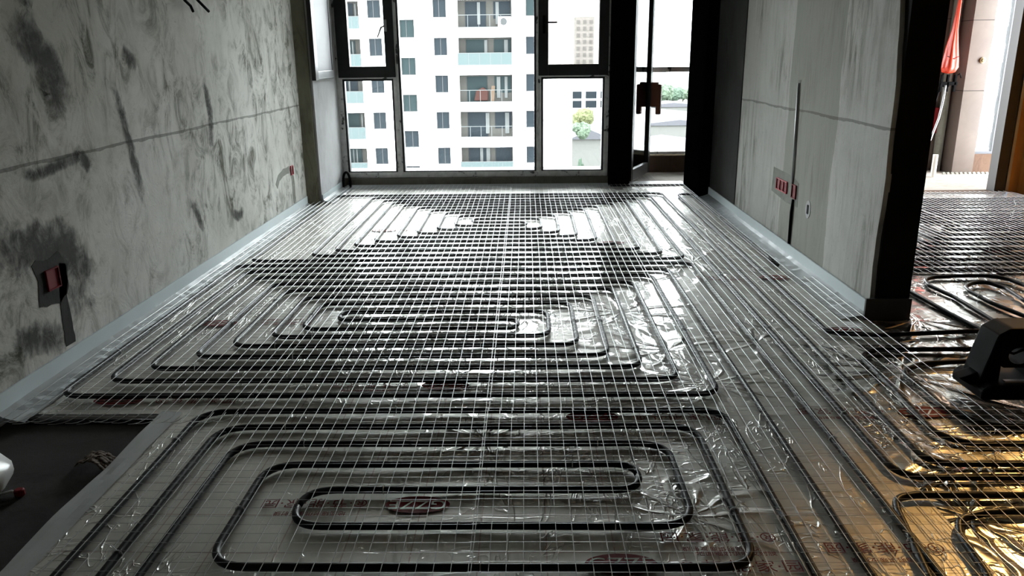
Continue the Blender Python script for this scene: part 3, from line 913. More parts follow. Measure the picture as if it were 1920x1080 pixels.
for k, (y, z, pts) in enumerate(((5.10, 1.80, ((0, 0, 0.03), (0.04, 0.06, -0.05), (0.03, 0.16, -0.075), (0.05, 0.14, -0.11))), (5.33, 1.80, ((0, 0, 0.02), (0.05, 0.07, -0.06), (0.07, 0.12, -0.10))))):
    o = MB().tube([(XL + p[0], y + p[1], z + p[2]) for p in pts], 0.009, 8).build('wire_stub', M_BLK, smooth=True)
    tag(o, ['bent black wire hook high on the left wall, the nearer one', 'short straight black wire stub high on the left wall, the farther one'][k], 'wire')
# right wall
patch('conduit_chase', 'long mortar filled conduit chase above the sockets on the right wall', 'chase', strip(dense([(5.545, 1.22), (5.50, 0.52)]), 0.05, 0.012), XR + 0.001, -1, M_MORTAR, 0.003)
o = MB().tube([(XR - 0.004, 5.545, 1.20), (XR - 0.006, 5.52, 0.9), (XR - 0.004, 5.495, 0.53)], 0.011, 8).build('conduit', M_STEEL, smooth=True)
tag(o, 'grey conduit pipe set in the long chase on the right wall', 'conduit')
patch('mortar_patch', 'pale mortar patch around the double red socket on the right wall', 'mortar', [(5.38, 0.54), (5.5, 0.57), (5.95, 0.58), (5.96, 0.40), (5.6, 0.37), (5.37, 0.38)], XR + 0.001, -1, M_MORTAR, 0.003)
socket_box('double red socket box on the right wall', 5.72, 0.475, 0.24, 0.085, 3, XR - 0.002, -1, M_RED)
socket_box('single dark socket box right of the double red one', 5.45, 0.475, 0.085, 0.095, 1, XR - 0.002, -1, M_DRED)
patch('slot_surround', 'pale rounded mortar slot low on the right wall', 'slot', [(5.16 + 0.045 * math.cos(q * PI / 8), 0.405 + 0.06 * math.sin(q * PI / 8)) for q in range(16)], XR + 0.001, -1, M_REVEAL, 0.004)
patch('wall_slot', 'small black slot inside the pale mortar ring on the right wall', 'slot', [(5.145, 0.375), (5.175, 0.375), (5.175, 0.435), (5.145, 0.435)], XR - 0.0032, -1, M_BLK, 0.002)
o = MB().tube([(XR - 0.005, 5.45, 0.42), (XR - 0.01, 5.455, 0.33), (XR - 0.006, 5.455, 0.10)], 0.010, 8).build('conduit', M_BLK, smooth=True)
tag(o, 'thin black conduit running from the sockets down to the right foam strip', 'conduit')

# ------------------------------------------------------------------ dark smears on the left wall (mould; those by the near socket paint in shade)
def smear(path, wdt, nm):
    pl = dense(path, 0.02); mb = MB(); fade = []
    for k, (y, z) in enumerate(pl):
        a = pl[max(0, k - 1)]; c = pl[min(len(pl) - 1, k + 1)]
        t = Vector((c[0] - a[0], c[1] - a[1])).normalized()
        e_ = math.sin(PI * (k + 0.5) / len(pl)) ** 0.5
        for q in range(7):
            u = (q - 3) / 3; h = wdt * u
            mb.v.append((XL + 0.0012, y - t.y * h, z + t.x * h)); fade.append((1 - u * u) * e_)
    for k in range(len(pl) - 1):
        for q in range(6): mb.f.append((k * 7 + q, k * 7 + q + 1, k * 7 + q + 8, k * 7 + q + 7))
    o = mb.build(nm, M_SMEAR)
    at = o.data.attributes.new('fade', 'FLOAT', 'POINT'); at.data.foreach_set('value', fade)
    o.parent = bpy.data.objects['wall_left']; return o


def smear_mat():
    m = mat('dark_mould_and_shade', (0.05, 0.052, 0.04), 0.9); t = NT(m)
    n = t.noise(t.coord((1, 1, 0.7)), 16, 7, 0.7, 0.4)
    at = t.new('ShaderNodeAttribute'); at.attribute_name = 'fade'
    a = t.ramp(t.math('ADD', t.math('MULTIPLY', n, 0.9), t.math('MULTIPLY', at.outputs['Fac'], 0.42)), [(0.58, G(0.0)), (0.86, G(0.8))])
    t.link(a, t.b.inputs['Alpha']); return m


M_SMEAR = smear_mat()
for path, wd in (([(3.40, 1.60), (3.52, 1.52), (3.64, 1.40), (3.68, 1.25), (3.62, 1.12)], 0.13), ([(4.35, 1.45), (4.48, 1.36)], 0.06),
                 ([(3.75, 1.0), (3.86, 0.88)], 0.05), ([(4.2, 1.3), (4.3, 0.9), (4.35, 0.6)], 0.06), ([(3.3, 0.95), (3.4, 0.92), (3.8, 0.96)], 0.04), ([(3.0, 0.70), (3.25, 0.62), (3.5, 0.60), (3.62, 0.42), (3.6, 0.2)], 0.16), ([(3.05, 0.25), (3.3, 0.22), (3.42, 0.1)], 0.10),  # wide smears by the near socket paint in the wall's darker falloff
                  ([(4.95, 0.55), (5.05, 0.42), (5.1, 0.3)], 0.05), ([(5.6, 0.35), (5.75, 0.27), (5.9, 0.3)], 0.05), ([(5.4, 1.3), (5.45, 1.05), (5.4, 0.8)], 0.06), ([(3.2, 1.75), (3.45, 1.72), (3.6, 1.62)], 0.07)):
    smear(path, wd, 'mould_and_shade_smear')

# ------------------------------------------------------------------ black tool at the right edge
tl = empty('black_power_tool', (1.95, 3.1, 0.03)); tag(tl, 'black plastic tool with a loop handle standing on the golden foil at right', 'tool')
zb0 = 0.036
part(MB().prism([(1.84, zb0), (2.5, zb0), (2.5, 0.10), (1.87, 0.10), (1.84, 0.08)], 'y', 2.96, 3.2), 'base_body', M_BLK, tl, bevel=0.01)
part(MB().prism([(1.855, 0.09), (1.935, 0.09), (1.935, 0.262), (2.075, 0.262), (2.075, 0.09), (2.5, 0.09), (2.5, 0.30), (2.40, 0.33), (1.955, 0.325), (1.905, 0.295)], 'y', 3.02, 3.16), 'loop_handle', M_BLK, tl, bevel=0.008)
ring = MB(); nr = 32
for k in range(nr):
    def O(q):
        c, sn = math.cos(q), math.sin(q); m2 = max(abs(c) / 0.07, abs(sn) / 0.056)
        return (2.005 + c / m2, 0.208 + sn / m2)
    def I(q): return (2.008 + 0.046 * math.cos(q), 0.204 + 0.036 * math.sin(q))
    q0, q1 = 2 * PI * k / nr, 2 * PI * (k + 1) / nr
    a, b2_, c2, d2 = O(q0), O(q1), I(q1), I(q0)
    for yy in (3.03, 3.15): ring.quad((a[0], yy, a[1]), (b2_[0], yy, b2_[1]), (c2[0], yy, c2[1]), (d2[0], yy, d2[1]))
    ring.quad((d2[0], 3.03, d2[1]), (c2[0], 3.03, c2[1]), (c2[0], 3.15, c2[1]), (d2[0], 3.15, d2[1]))
    ring.quad((a[0], 3.03, a[1]), (b2_[0], 3.03, b2_[1]), (b2_[0], 3.15, b2_[1]), (a[0], 3.15, a[1]))
part(ring, 'ring_guard', M_BLK, tl)
part(MB().tube([(1.965, 3.08, 0.210), (2.005, 3.07, 0.198), (2.05, 3.08, 0.212)], 0.006, 8), 'trigger', M_BLK, tl, smooth=True)
part(MB().box(1.94, 2.99, 0.103, 2.07, 3.01, 0.110), 'steel_rail', M_STEEL, tl)['label'] = 'thin grey metal rail'
part(MB().prism([(1.79, 0.095), (1.87, 0.125), (1.88, 0.07), (1.85, 0.06)], 'y', 3.05, 3.12), 'side_lever', M_BLK, tl, bevel=0.006)
part(MB().lathe([(0.02, 3.235), (0.03, 3.23), (0.03, 3.22)], (2.2, 0, 0.09), 16, 'y'), 'knob', M_BLK, tl)

# ------------------------------------------------------------------ rubbish on the bare slab
bg_ = MB(); n, m_ = 22, 14
for j in range(m_ + 1):
    for i in range(n):
        q = 2 * PI * i / n; u = j / m_
        r = 0.16 * math.sin(PI * min(1, 0.12 + 0.88 * u)) ** 0.7 * (1 - 0.45 * u) + 0.01
        r *= 1 + 0.30 * noise.noise((math.cos(q) * 2, math.sin(q) * 2, u * 3)) + 0.16 * noise.noise((math.cos(q) * 6, math.sin(q) * 6, u * 8))
        bg_.v.append((-1.93 + r * math.cos(q), 2.33 + r * math.sin(q), ZS + 0.003 + 0.26 * u + (0.03 * noise.noise((q, u * 4, 2)) if u > 0 else 0)))
for j in range(m_):
    for i in range(n):
        bg_.f.append((j * n + i, j * n + (i + 1) % n, (j + 1) * n + (i + 1) % n, (j + 1) * n + i))
bg_.f.append(tuple(range(m_ * n, m_ * n + n))); bg_.f.append(tuple(range(n))[::-1])
o = bg_.build('plastic_bag', M_BAG, smooth=True); tag(o, 'crumpled white plastic bag on the bare slab at the left edge', 'bag')
p = fl(38, 930, ZS)
rp = MB().lathe([(0.013, 0), (0.017, 0.004), (0.017, 0.022), (0.012, 0.026)], (p.x, p.y, ZS + 0.001), 14).build('bottle_cap', M_DRED, smooth=False); tag(rp, 'small dark red cap lying near the white plastic bag', 'cap')
p = fl(20, 930, ZS)
cp = MB().tube([(p.x - 0.06, p.y - 0.02, ZS + 0.006), (p.x, p.y + 0.01, ZS + 0.012), (p.x + 0.03, p.y, ZS + 0.008)], 0.006, 6).build('plastic_scrap', M_BAG, smooth=True); tag(cp, 'pale plastic scrap next to the dark red cap', 'scrap')
p = fl(185, 868, ZS)
cb = MB()
for k in range(10):
    def Q(a, b): return (p.x - 0.06 + 0.15 * a, p.y - 0.05 + 0.10 * b - 0.05 * a, ZS + 0.012 + 0.035 * math.sin(a * 3.4) * (1 - 0.4 * b) + 0.01 * noise.noise((a * 5, b * 5, 0)))
    for j in range(6):
        cb.quad(Q(k / 10, j / 6), Q((k + 1) / 10, j / 6), Q((k + 1) / 10, (j + 1) / 6), Q(k / 10, (j + 1) / 6))
o = cb.build('cardboard_scrap', M_PAPER, smooth=True); sm = o.modifiers.new('s', 'SOLIDIFY'); sm.thickness = 0.003; tag(o, 'curled brown scrap on the bare slab by the foil edge', 'scrap')
o = MB().tube([(-2.05, 2.905, ZS + 0.012), (-1.8, 2.91, ZS + 0.012), (-1.52, 2.905, ZS + 0.012)], 0.011, 8).build('heating_pipe', M_PIPE, smooth=True)
tag(o, 'short black pipe lying on the slab along the front edge of the foil', 'pipe')

# ------------------------------------------------------------------ side balcony
struct('wall_side_balcony', MB().box(3.9, 9.72, ZS, 5.06, 9.9, 2.6), M_TILE, 'brown beige tiled end of the side balcony')
tp = MB().box(5.03, 9.4, ZS, 5.27, 9.9, 2.6)
to = struct('trim_13', tp, M_TILE, 'brown tiled pier beside the side balcony window')
jm = MB()
for zz in (0.95, 1.72): jm.box(5.029, 9.398, zz, 5.271, 9.72, zz + 0.008); jm.box(4.0, 9.717, zz + 0.03, 5.03, 9.722, zz + 0.038)
jo = jm.build('trim_14', M_GROUT); tag(jo, None, None, None, 'structure')
tag(MB().lathe([(0.034, 9.4), (0.034, 9.38), (0.018, 9.375), (0.016, 9.36)], (5.19, 0, 1.29), 18, 'y').build('brass_fitting', mat('brass', (0.30, 0.22, 0.12), 0.35, 0.7)), 'round brass fitting on the brown tiled pier', 'fitting')
struct('wall_side_balcony_sill', MB().box(5.27, 9.45, ZS, 6.6, 9.6, 0.22), M_BROWN)
bw = empty('window_5', (5.8, 9.55, 0.22)); tag(bw, 'side balcony window with a thin dark mullion', None, None, 'structure')
f = MB(); f.box(5.27, 9.5, 0.22, 6.6, 9.56, 0.25); f.box(5.515, 9.5, 0.25, 5.54, 9.56, 2.55); f.box(5.27, 9.5, 2.55, 6.6, 9.56, 2.6)
part(f, 'window_frame', mat('grey_blue_frame', (0.10, 0.11, 0.13), 0.4), bw); part(MB().box(5.27, 9.53, 0.25, 5.515, 9.535, 2.55), 'left_pane', M_GLASS, bw); part(MB().box(5.54, 9.53, 0.25, 6.6, 9.535, 2.55), 'right_pane', M_GLASS, bw)
df = empty('door_2', (4.9, 8.12, 0.0)); tag(df, 'black and grey sliding door jamb at the right edge', None, None, 'structure')
part(MB().box(4.77, 8.06, ZS, 4.875, 8.2, 2.45), 'door_jamb', M_FRAME, df); part(MB().box(4.878, 8.05, ZS, 4.905, 8.16, 2.45), 'jamb_cover', M_STEEL, df); part(MB().box(4.905, 8.06, ZS, 5.0, 8.12, 2.45), 'wood_casing', M_WOOD, df)
# hanging red bag
hb = empty('hanging_plastic_bag', (4.79, 9.32, 1.55)); tag(hb, 'orange red plastic bag hanging before the tiled balcony wall', 'bag')
prof = [(0.004, 2.3), (0.012, 2.05), (0.022, 1.82), (0.03, 1.62), (0.055, 1.45), (0.075, 1.32), (0.08, 1.22), (0.06, 1.165), (0.01, 1.15)]
bm_ = MB(); n = 18
for j, (r, h) in enumerate(prof):
    for i in range(n):
        q = 2 * PI * i / n; rr = r * (1 + 0.18 * math.sin(q * 5 + h * 4) + 0.2 * noise.noise((math.cos(q), math.sin(q), h * 5)))
        bm_.v.append((4.785 + 0.03 * (h - 1.2) + rr * math.cos(q), 9.32 + rr * math.sin(q), h))
for j in range(len(prof) - 1):
    for i in range(n): bm_.f.append((j * n + i, j * n + (i + 1) % n, (j + 1) * n + (i + 1) % n, (j + 1) * n + i))
part(bm_, 'bag_body', M_ORANGE, hb, smooth=True)
bd = MB().tube([(4.72, 9.26, 1.34), (4.79, 9.235, 1.31), (4.86, 9.27, 1.34)], 0.004, 6)
part(bd, 'dark_band', M_BLK, hb)
# bracket and hoses below it
bk = empty('pipe_bracket', (4.8, 9.5, 1.05)); tag(bk, 'dark metal pipe bracket below the hanging red bag', 'bracket')
f = MB(); f.box(4.70, 9.3, 1.02, 4.90, 9.36, 1.06); 
for x in (4.71, 4.78, 4.86): f.box(x, 9.3, 0.95, x + 0.025, 9.34, 1.14)
f.box(4.78, 9.3, 1.0, 4.81, 9.72, 1.03)
part(f, 'bracket_bars', M_BLK, bk, bevel=0.004); part(MB().tube([(4.88, 9.33, 1.12), (4.91, 9.3, 1.15), (4.93, 9.3, 1.10)], 0.008, 6), 'valve_lever', M_BLK, bk)
o = MB().tube([oy(1773, 160, 9.25), oy(1768, 190, 9.25), oy(1760, 222, 9.2), oy(1747, 255, 9.1), oy(1735, 285, 9.0), fl(1728, 330, 0.02)], 0.012, 8).build('hose', M_STEEL, smooth=True); tag(o, 'pale grey hose curving down to the left from the bracket', 'hose')
o = MB().tube([oy(1765, 155, 9.3), oy(1752, 195, 9.36), oy(1741, 235, 9.34), oy(1728, 285, 9.3), fl(1708, 332, 0.02)], 0.012, 8).build('hose', M_BLK, smooth=True); tag(o, 'black hose beside the pale hose below the bracket', 'hose')
tag(MB().lathe([(0.028, 0.004), (0.028, 0.26), (0.022, 0.262), (0.022, 0.24)], (4.69, 9.15, 0), 16).build('pvc_pipe_stub', M_PVC, smooth=False), 'white plastic pipe stub standing on the side balcony floor', 'pipe')
o = MB().box(4.72, 9.66, 0.45, 4.95, 9.715, 0.75).build('wall_box', M_DRED, bevel=0.008); tag(o, 'dark red box on the side balcony wall behind the hoses', 'box')
tag(MB().lathe([(0.05, 0.0), (0.05, 2.5)], (4.97, 9.66, 0.004), 16).build('downpipe', M_MORTAR, smooth=True), 'grey green downpipe in the corner of the tiled balcony wall', 'pipe')
ro = MB(); 
for k in range(12):
    ro.tube([(4.9 + 0.05 * noise.noise((k, 0, 0)) + 0.05 * k, 9.35 + 0.03 * noise.noise((k, 3, 0)), 0.012), (4.93 + 0.05 * k, 9.36, 0.018)], 0.012, 5)
tag(ro.build('mortar_rubble', M_MORTAR), 'small grey mortar crumbs along the foot of the tiled pier', 'rubble', None, 'stuff')
fx_ = M_FRAME

# ------------------------------------------------------------------ outside: white apartment block
M_FAC = mat('white_facade_paint', (0.80, 0.80, 0.79), 0.8)
M_PANE = mat('blue_grey_window_glass', (0.009, 0.0125, 0.0155), 0.5, 0, 0.06)
M_PANE2 = mat('teal_window_glass', (0.010, 0.0165, 0.0175), 0.5, 0, 0.06)
M_WFR = mat('grey_window_frame', (0.03, 0.032, 0.033), 0.5, 0, 0.15)
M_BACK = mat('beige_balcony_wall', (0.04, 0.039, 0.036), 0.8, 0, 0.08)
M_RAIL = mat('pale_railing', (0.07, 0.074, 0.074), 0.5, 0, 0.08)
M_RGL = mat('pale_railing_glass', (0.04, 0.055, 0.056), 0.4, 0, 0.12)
M_WHITE = mat('white_enamel', (0.30, 0.30, 0.29), 0.5)
M_CLOTH = mat('reddish_laundry', (0.028, 0.013, 0.011), 0.8, 0, 0.08)
M_WOODP = mat('tan_board', (0.06, 0.042, 0.03), 0.7, 0, 0.1)
YA, PZ = 70.0, 3.08
XA0, XA1, ZA0, ZA1 = -30.0, 4.05, -28.0, 26.0
bld = empty('apartment_block', (-10, YA, ZA0)); tag(bld, 'tall white apartment block with balconies across from the window', 'building')
wins = []
for nm, x0, x1, zb1, h in (('B', -13.33, -12.20, 1.49, 1.45), ('C', -10.66, -9.40, -0.12, 1.46), ('D', -7.79, -6.65, 1.47, 1.46), ('F', 0.04, 1.55, 1.50, 1.46)):
    for k in range(-2, 5): wins.append((nm, x0, x1, zb1 - PZ * k, zb1 - PZ * k + h))
wins += [('G', -18.6, -17.4, 1.49 - PZ * k, 2.95 - PZ * k) for k in range(-1, 4)]
balcs = []
for nm, x0, x1 in (('A', -15.95, -14.05), ('E', -5.78, -1.13)):
    for k in range(-2, 5): balcs.append((nm, x0, x1, 0.62 - PZ * k, 2.92 - PZ * k, k))
holes = [(a[1], a[2], a[3], a[4]) for a in wins] + [(a[1], a[2], a[3], a[4]) for a in balcs]
xsn = sorted({XA0, XA1} | {h[0] for h in holes} | {h[1] for h in holes}); zsn = sorted({ZA0, ZA1} | {h[2] for h in holes} | {h[3] for h in holes})
fm = MB()
for i in range(len(xsn) - 1):
    for j in range(len(zsn) - 1):
        cx, cz = (xsn[i] + xsn[i + 1]) / 2, (zsn[j] + zsn[j + 1]) / 2
        if any(h[0] < cx < h[1] and h[2] < cz < h[3] for h in holes): continue
        fm.quad((xsn[i], YA, zsn[j]), (xsn[i + 1], YA, zsn[j]), (xsn[i + 1], YA, zsn[j + 1]), (xsn[i], YA, zsn[j + 1]))
for a in wins + balcs:
    dp = 0.22 if a[0] in 'BCDFG' else 1.4
    x0, x1, z0, z1 = a[1:5]
    fm.quad((x0, YA, z0), (x0, YA + dp, z0), (x0, YA + dp, z1), (x0, YA, z1)); fm.quad((x1, YA, z0), (x1, YA + dp, z0), (x1, YA + dp, z1), (x1, YA, z1))
    fm.quad((x0, YA, z0), (x1, YA, z0), (x1, YA + dp, z0), (x0, YA + dp, z0)); fm.quad((x0, YA, z1), (x1, YA, z1), (x1, YA + dp, z1), (x0, YA + dp, z1))
fm.quad((XA1, YA, ZA0), (XA1, YA + 14, ZA0), (XA1, YA + 14, ZA1), (XA1, YA, ZA1)); fm.quad((XA0, YA, ZA0), (XA0, YA + 14, ZA0), (XA0, YA + 14, ZA1), (XA0, YA, ZA1))
fm.quad((XA0, YA, ZA1), (XA1, YA, ZA1), (XA1, YA + 14, ZA1), (XA0, YA + 14, ZA1)); fm.quad((XA0, YA + 14, ZA0), (XA1, YA + 14, ZA0), (XA1, YA + 14, ZA1), (XA0, YA + 14, ZA1))
part(fm, 'facade_wall', M_FAC, bld)
vis = lambda z0, z1: z1 > -9.5 and z0 < 7.2
for nm, x0, x1, z0, z1 in wins:
    if not vis(z0, z1): continue
    f = MB(); y = YA + 0.16; t = 0.06
    f.box(x0, y, z0, x0 + t, y + .06, z1); f.box(x1 - t, y, z0, x1, y + .06, z1); f.box(x0 + t, y, z0, x1 - t, y + .06, z0 + t); f.box(x0 + t, y, z1 - t, x1 - t, y + .06, z1)
    mx = x0 + (x1 - x0) * random.choice((0.5, 0.55, 0.45)); f.box(mx - .03, y, z0 + t, mx + .03, y + .06, z1 - t)
    wo = part(f, 'window', M_WFR, bld); part(MB().box(x0 + t, y + .03, z0 + t, x1 - t, y + .05, z1 - t), 'pane', random.choice((M_PANE, M_PANE, M_PANE2)), wo)
for nm, x0, x1, z0, z1, k in balcs:
    if not vis(z0, z1): continue
    yb2 = YA + 1.38
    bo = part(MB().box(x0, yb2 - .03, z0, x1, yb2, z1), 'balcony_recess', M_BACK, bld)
    W = x1 - x0
    d = MB()
    for q0, q1 in ((0.14, 0.52), (0.66, 0.97)) if nm == 'E' else ((0.05, 0.62),): d.box(x0 + W * q0, yb2 - .1, z0 + (0 if q0 < 0.5 else 0.75), x0 + W * q1, yb2 - .04, z1 - 0.15)
    part(d, 'balcony_door', random.choice((M_PANE, M_PANE2)), bo)
    cu = MB(); 
    for q in random.sample((0.2, 0.36, 0.48, 0.7, 0.85), 2): cu.box(x0 + W * q, yb2 - .16, z0 + 0.3, x0 + W * (q + 0.05 + 0.04 * random.random()), yb2 - .11, z1 - 0.2)
    part(cu, 'curtain', M_RAIL, bo)
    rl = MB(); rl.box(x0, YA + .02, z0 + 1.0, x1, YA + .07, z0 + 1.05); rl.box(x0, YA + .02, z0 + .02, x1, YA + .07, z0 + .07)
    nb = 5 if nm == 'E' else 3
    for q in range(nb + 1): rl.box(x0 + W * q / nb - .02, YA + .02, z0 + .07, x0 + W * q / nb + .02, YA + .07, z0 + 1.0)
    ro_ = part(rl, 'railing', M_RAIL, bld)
    part(MB().box(x0, YA - .12, z0 - 0.30, x1 + .1, YA, z0 - 0.22), 'slab_edge', M_WHITE, bld)
    if nm == 'A' or k in (3, 0): part(MB().box(x0, YA + .03, z0 + .07, x1, YA + .05, z0 + 1.0), 'railing_glass', M_RGL, ro_)


def ac(label, x, z):
    a = empty('air_conditioner', (x, YA + 0.6, z)); tag(a, label, 'air conditioner')
    part(MB().box(x - .55, YA + .35, z, x + .55, YA + .75, z + .85), 'casing', M_FAC, a, bevel=0.03)
    part(MB().lathe([(.30, YA + .35), (.30, YA + .33), (.08, YA + .32)], (x - .08, 0, z + .45), 20, 'y'), 'fan_grille', M_WFR, a)


ac('white air conditioner unit with a round fan on the second balcony from the top', -1.85, 0.65)
ac('white air conditioner unit on the topmost balcony of the centre stack', -1.75, 0.65 + PZ)
o = MB().prism([(-4.5, -2.35), (-3.3, -2.35), (-3.25, -1.55), (-3.7, -1.2), (-4.3, -1.5)], 'y', YA + .5, YA + 1.0).build('laundry_pile', M_CLOTH, bevel=0.08); tag(o, 'reddish brown heap of goods on the middle balcony', 'laundry')
o = MB().prism([(-3.05, -2.4), (-2.75, -2.4), (-2.65, -1.1), (-2.95, -1.1)], 'y', YA + .5, YA + .6).build('tan_board', M_WOODP); tag(o, 'tan board leaning on the middle balcony beside the reddish heap', 'board')

# second slab block seen through the side balcony
b2 = empty('apartment_block', (45, 72, ZA0)); tag(b2, 'white apartment block with blue window bands seen from the side balcony', 'building')
part(MB().box(36, 72, ZA0, 66, 84, 26), 'facade_wall', M_FAC, b2)
for k in range(-2, 4):
    z0 = 2.0 - 2.98 * k
    f = part(MB().box(38.6, 71.94, z0 - .05, 41.75, 72.0, z0 + 1.35), 'window', M_WFR, b2); part(MB().box(38.75, 71.9, z0 + .05, 41.6, 71.95, z0 + 1.25), 'pane', M_PANE, f)
    for xq in (48.0, 51.5, 55.0, 58.5, 62.0):
        f = part(MB().box(xq, 71.94, z0 - .05, xq + 1.6, 72.0, z0 + 1.35), 'window', M_WFR, b2); part(MB().box(xq + .1, 71.9, z0 + .05, xq + 1.5, 71.95, z0 + 1.25), 'pane', M_PANE2, f)
    f = part(MB().box(43.2, 71.94, z0 - .05, 45.2, 72.0, z0 + 1.35), 'window', M_WFR, b2); part(MB().box(43.35, 71.9, z0 + .05, 45.05, 71.95, z0 + 1.25), 'pane', M_PANE, f)

# far tower, office, low roofs
def tower(label, x0, x1, y, z0, z1, wm, nx, zs, ww, wh, cm):
    t = empty('far_tower' if z1 > 5 else 'office_building', ((x0 + x1) / 2, y, z0)); tag(t, label, 'building')
    part(MB().box(x0, y, z0, x1, y + (x1 - x0) * 1.2, z1), 'tower_wall', cm, t)
    for z in zs:
        for i in range(nx):
            cx = x0 + (x1 - x0) * (i + 0.5) / nx
            part(MB().box(cx - ww / 2, y - .15, z, cx + ww / 2, y + .05, z + wh), 'window', wm, t)
    return t


M_TOW = mat('grey_beige_render', (0.72, 0.70, 0.66), 0.8, 0, 0.1); M_DOT = mat('pale_window', (0.45, 0.44, 0.42), 0.5, 0, 0.1)
tower('far grey high rise tower seen through the right casement', 15.1, 20.8, 250, -28, 12.3, M_DOT, 3, [-3 + 1.9 * k for k in range(8)], 1.0, 1.1, M_TOW)
M_OFF = mat('pale_office_wall', (0.3, 0.3, 0.3), 0.8)
tower('low white office building with blue window rows behind the apartment block corner', 9.6, 19.5, 180, -28, -3.6, M_PANE, 3, (-7.9, -9.9), 2.4, 1.5, M_OFF)
M_ROOF = mat('pale_grey_roof', (0.068, 0.068, 0.076), 0.8, 0, 0.1); M_LOW = mat('pale_low_wall', (0.10, 0.10, 0.095), 0.8, 0, 0.1)
for lab, x0, x1, y, zt, dp in (('wide low grey roofed hall nearest below the balcony', 26, 52, 190, -21.5, 40), ('low grey roofed hall in the middle of the rooftops beyond the door', 34, 66, 262, -19.8, 60),
                               ('long pale roofed shed before the trees beyond the door', 44, 84, 350, -19.5, 18), ('small pale house beside the trees below the apartment corner', 9.0, 16.5, 158, -13.4, 9)):
    h = empty('low_building', ((x0 + x1) / 2, y, -28)); tag(h, lab, 'building')
    part(MB().box(x0, y, -28, x1, y + dp, zt - 1.2), 'building_wall', M_LOW, h)
    rp_ = [(x0 - .6, zt - 1.2), (x1 + .6, zt - 1.2), ((x0 + x1) / 2, zt + 0.6)]
    part(MB().prism(rp_, 'y', y - .6, y + dp + .6), 'roof', M_ROOF, h)
gd = MB().box(-300, 20, -28.4, 400, 900, -28.0).build('ground_outside', mat('pale_ground', (0.075, 0.08, 0.07), 0.9, 0, 0.1)); gd.name = 'floor_outside'; tag(gd, None, None, None, 'structure')
hl = MB(); n = 40
for i in range(n):
    def HZ(k): return -27 + 26 * (0.5 + 0.5 * noise.noise((k * 0.21, 4.2, 0))) * math.sin(PI * min(1, k / n)) ** 0.5
    xa, xb = -60 + 380 * i / n, -60 + 380 * (i + 1) / n
    hl.quad((xa, 720, -28), (xb, 720, -28), (xb, 800, HZ(i + 1)), (xa, 800, HZ(i))); hl.quad((xa, 800, HZ(i)), (xb, 800, HZ(i + 1)), (xb, 890, -28), (xa, 890, -28))
o = hl.build('hill_outside', mat('hazy_green_hill', (0.085, 0.11, 0.09), 0.9), smooth=True); tag(o, 'low hazy green hill on the horizon beyond the rooftops', 'hill', None, 'structure')

_crowns = []


def crown_mesh(seed, m):
    rnd = random.Random(seed); bm = bmesh.new()
    for k in range(9):
        r = 0.34 + 0.2 * rnd.random(); a = rnd.random() * 2 * PI; d = 0.55 * rnd.random() ** 0.5
        g = bmesh.ops.create_icosphere(bm, subdivisions=3, radius=r)
        c = Vector((d * math.cos(a), d * math.sin(a), 0.35 + 0.6 * rnd.random()))
        for v in g['verts']:
            v.co = v.co * (1 + 0.35 * noise.noise(v.co * 6 + Vector((k, seed, 0)))) + c
    me = bpy.data.meshes.new('crown'); bm.to_mesh(me); bm.free(); me.materials.append(m); return me


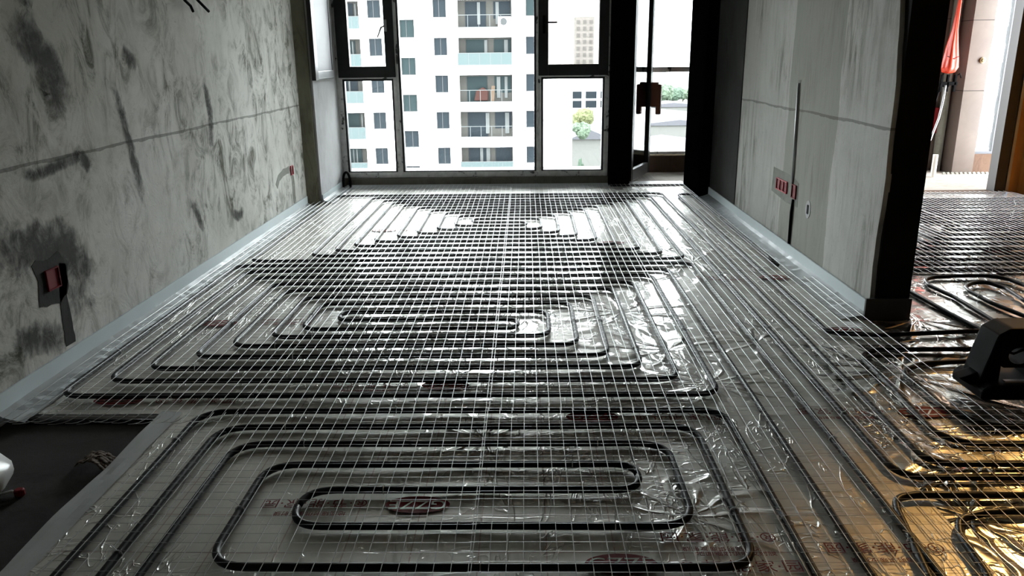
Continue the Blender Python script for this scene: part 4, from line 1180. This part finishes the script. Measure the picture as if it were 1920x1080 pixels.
M_LEAF = [mat('pale_green_leaves', (0.065, 0.088, 0.062), 0.8, 0, 0.1), mat('yellow_green_leaves', (0.09, 0.098, 0.05), 0.8, 0, 0.1), mat('deep_green_leaves', (0.045, 0.066, 0.048), 0.8, 0, 0.1)]
for q in M_LEAF:
    t = NT(q); c0 = tuple(t.b.inputs['Base Color'].default_value)[:3]
    t.link(t.ramp(t.noise(t.coord(), 6, 6, 0.7), [(0.35, tuple(0.55 * k for k in c0)), (0.65, tuple(1.35 * k for k in c0))]), t.b.inputs['Base Color'])
M_BARK = mat('brown_bark', (0.05, 0.035, 0.025), 0.9)


def tree(label, x, y, zg, h, wd, mi, seed, cl=0.30):
    t = empty('tree', (x, y, zg)); tag(t, label, 'tree', 'trees beyond the windows')
    part(MB().tube([(x, y, zg), (x, y, zg + h * 0.45)], [h * 0.04, h * 0.025], 7), 'trunk', M_BARK, t)
    c = bpy.data.objects.new('crown', crown_mesh(seed, M_LEAF[mi])); COL.objects.link(c); c.parent = t
    c.location = (0, 0, h * cl); c.scale = (wd, wd, h * (1 - cl) * 0.69)


tree('yellow green tree just right of the apartment block corner', 10.6, 152, -28, 20, 2.5, 1, 3, 0.80)
tree('green tree below the yellow one at the apartment block corner', 9.4, 138, -28, 18.6, 2.0, 0, 4, 0.84)
tree('small dark green tree at the foot of the apartment block corner', 7.8, 114, -28, 15.5, 0.9, 2, 5, 0.55)
for k, (px, top, wd, mi, lab) in enumerate(((1226, 168, 14, 0, 'first pale green tree from the left beyond the balcony door'), (1242, 152, 16, 0, 'second and tallest pale green tree beyond the balcony door'), (1262, 164, 15, 2, 'third tree from the left beyond the balcony door'),
                                             (1282, 158, 15, 0, 'fourth tree from the left beyond the balcony door'), (1300, 166, 14, 2, 'fifth tree from the left beyond the door, near the jamb'), (1318, 160, 16, 0, 'rightmost tree beyond the door behind the jamb'))):
    p = oy(px, top, 395 + 30 * k); tree(lab, p.x, p.y, -28, p.z + 28, wd * 0.42, mi, 20 + k)

# ------------------------------------------------------------------ body of the added warm spot (unseen, in the side room)
wl = empty('added_lamp_body', (3.7, 5.0, 2.6)); tag(wl, 'added unseen lamp body hanging from the side room ceiling', 'lamp')
part(MB().tube([(3.7, 5.0, ZC), (3.7, 5.0, 2.66)], 0.006, 6), 'added_lamp_cord', M_BLK, wl)
part(MB().lathe([(0.02, 2.66), (0.05, 2.65), (0.14, 2.60), (0.14, 2.595)], (3.7, 5.0, 0), 20), 'added_lamp_shade', M_STEEL, wl, smooth=True)
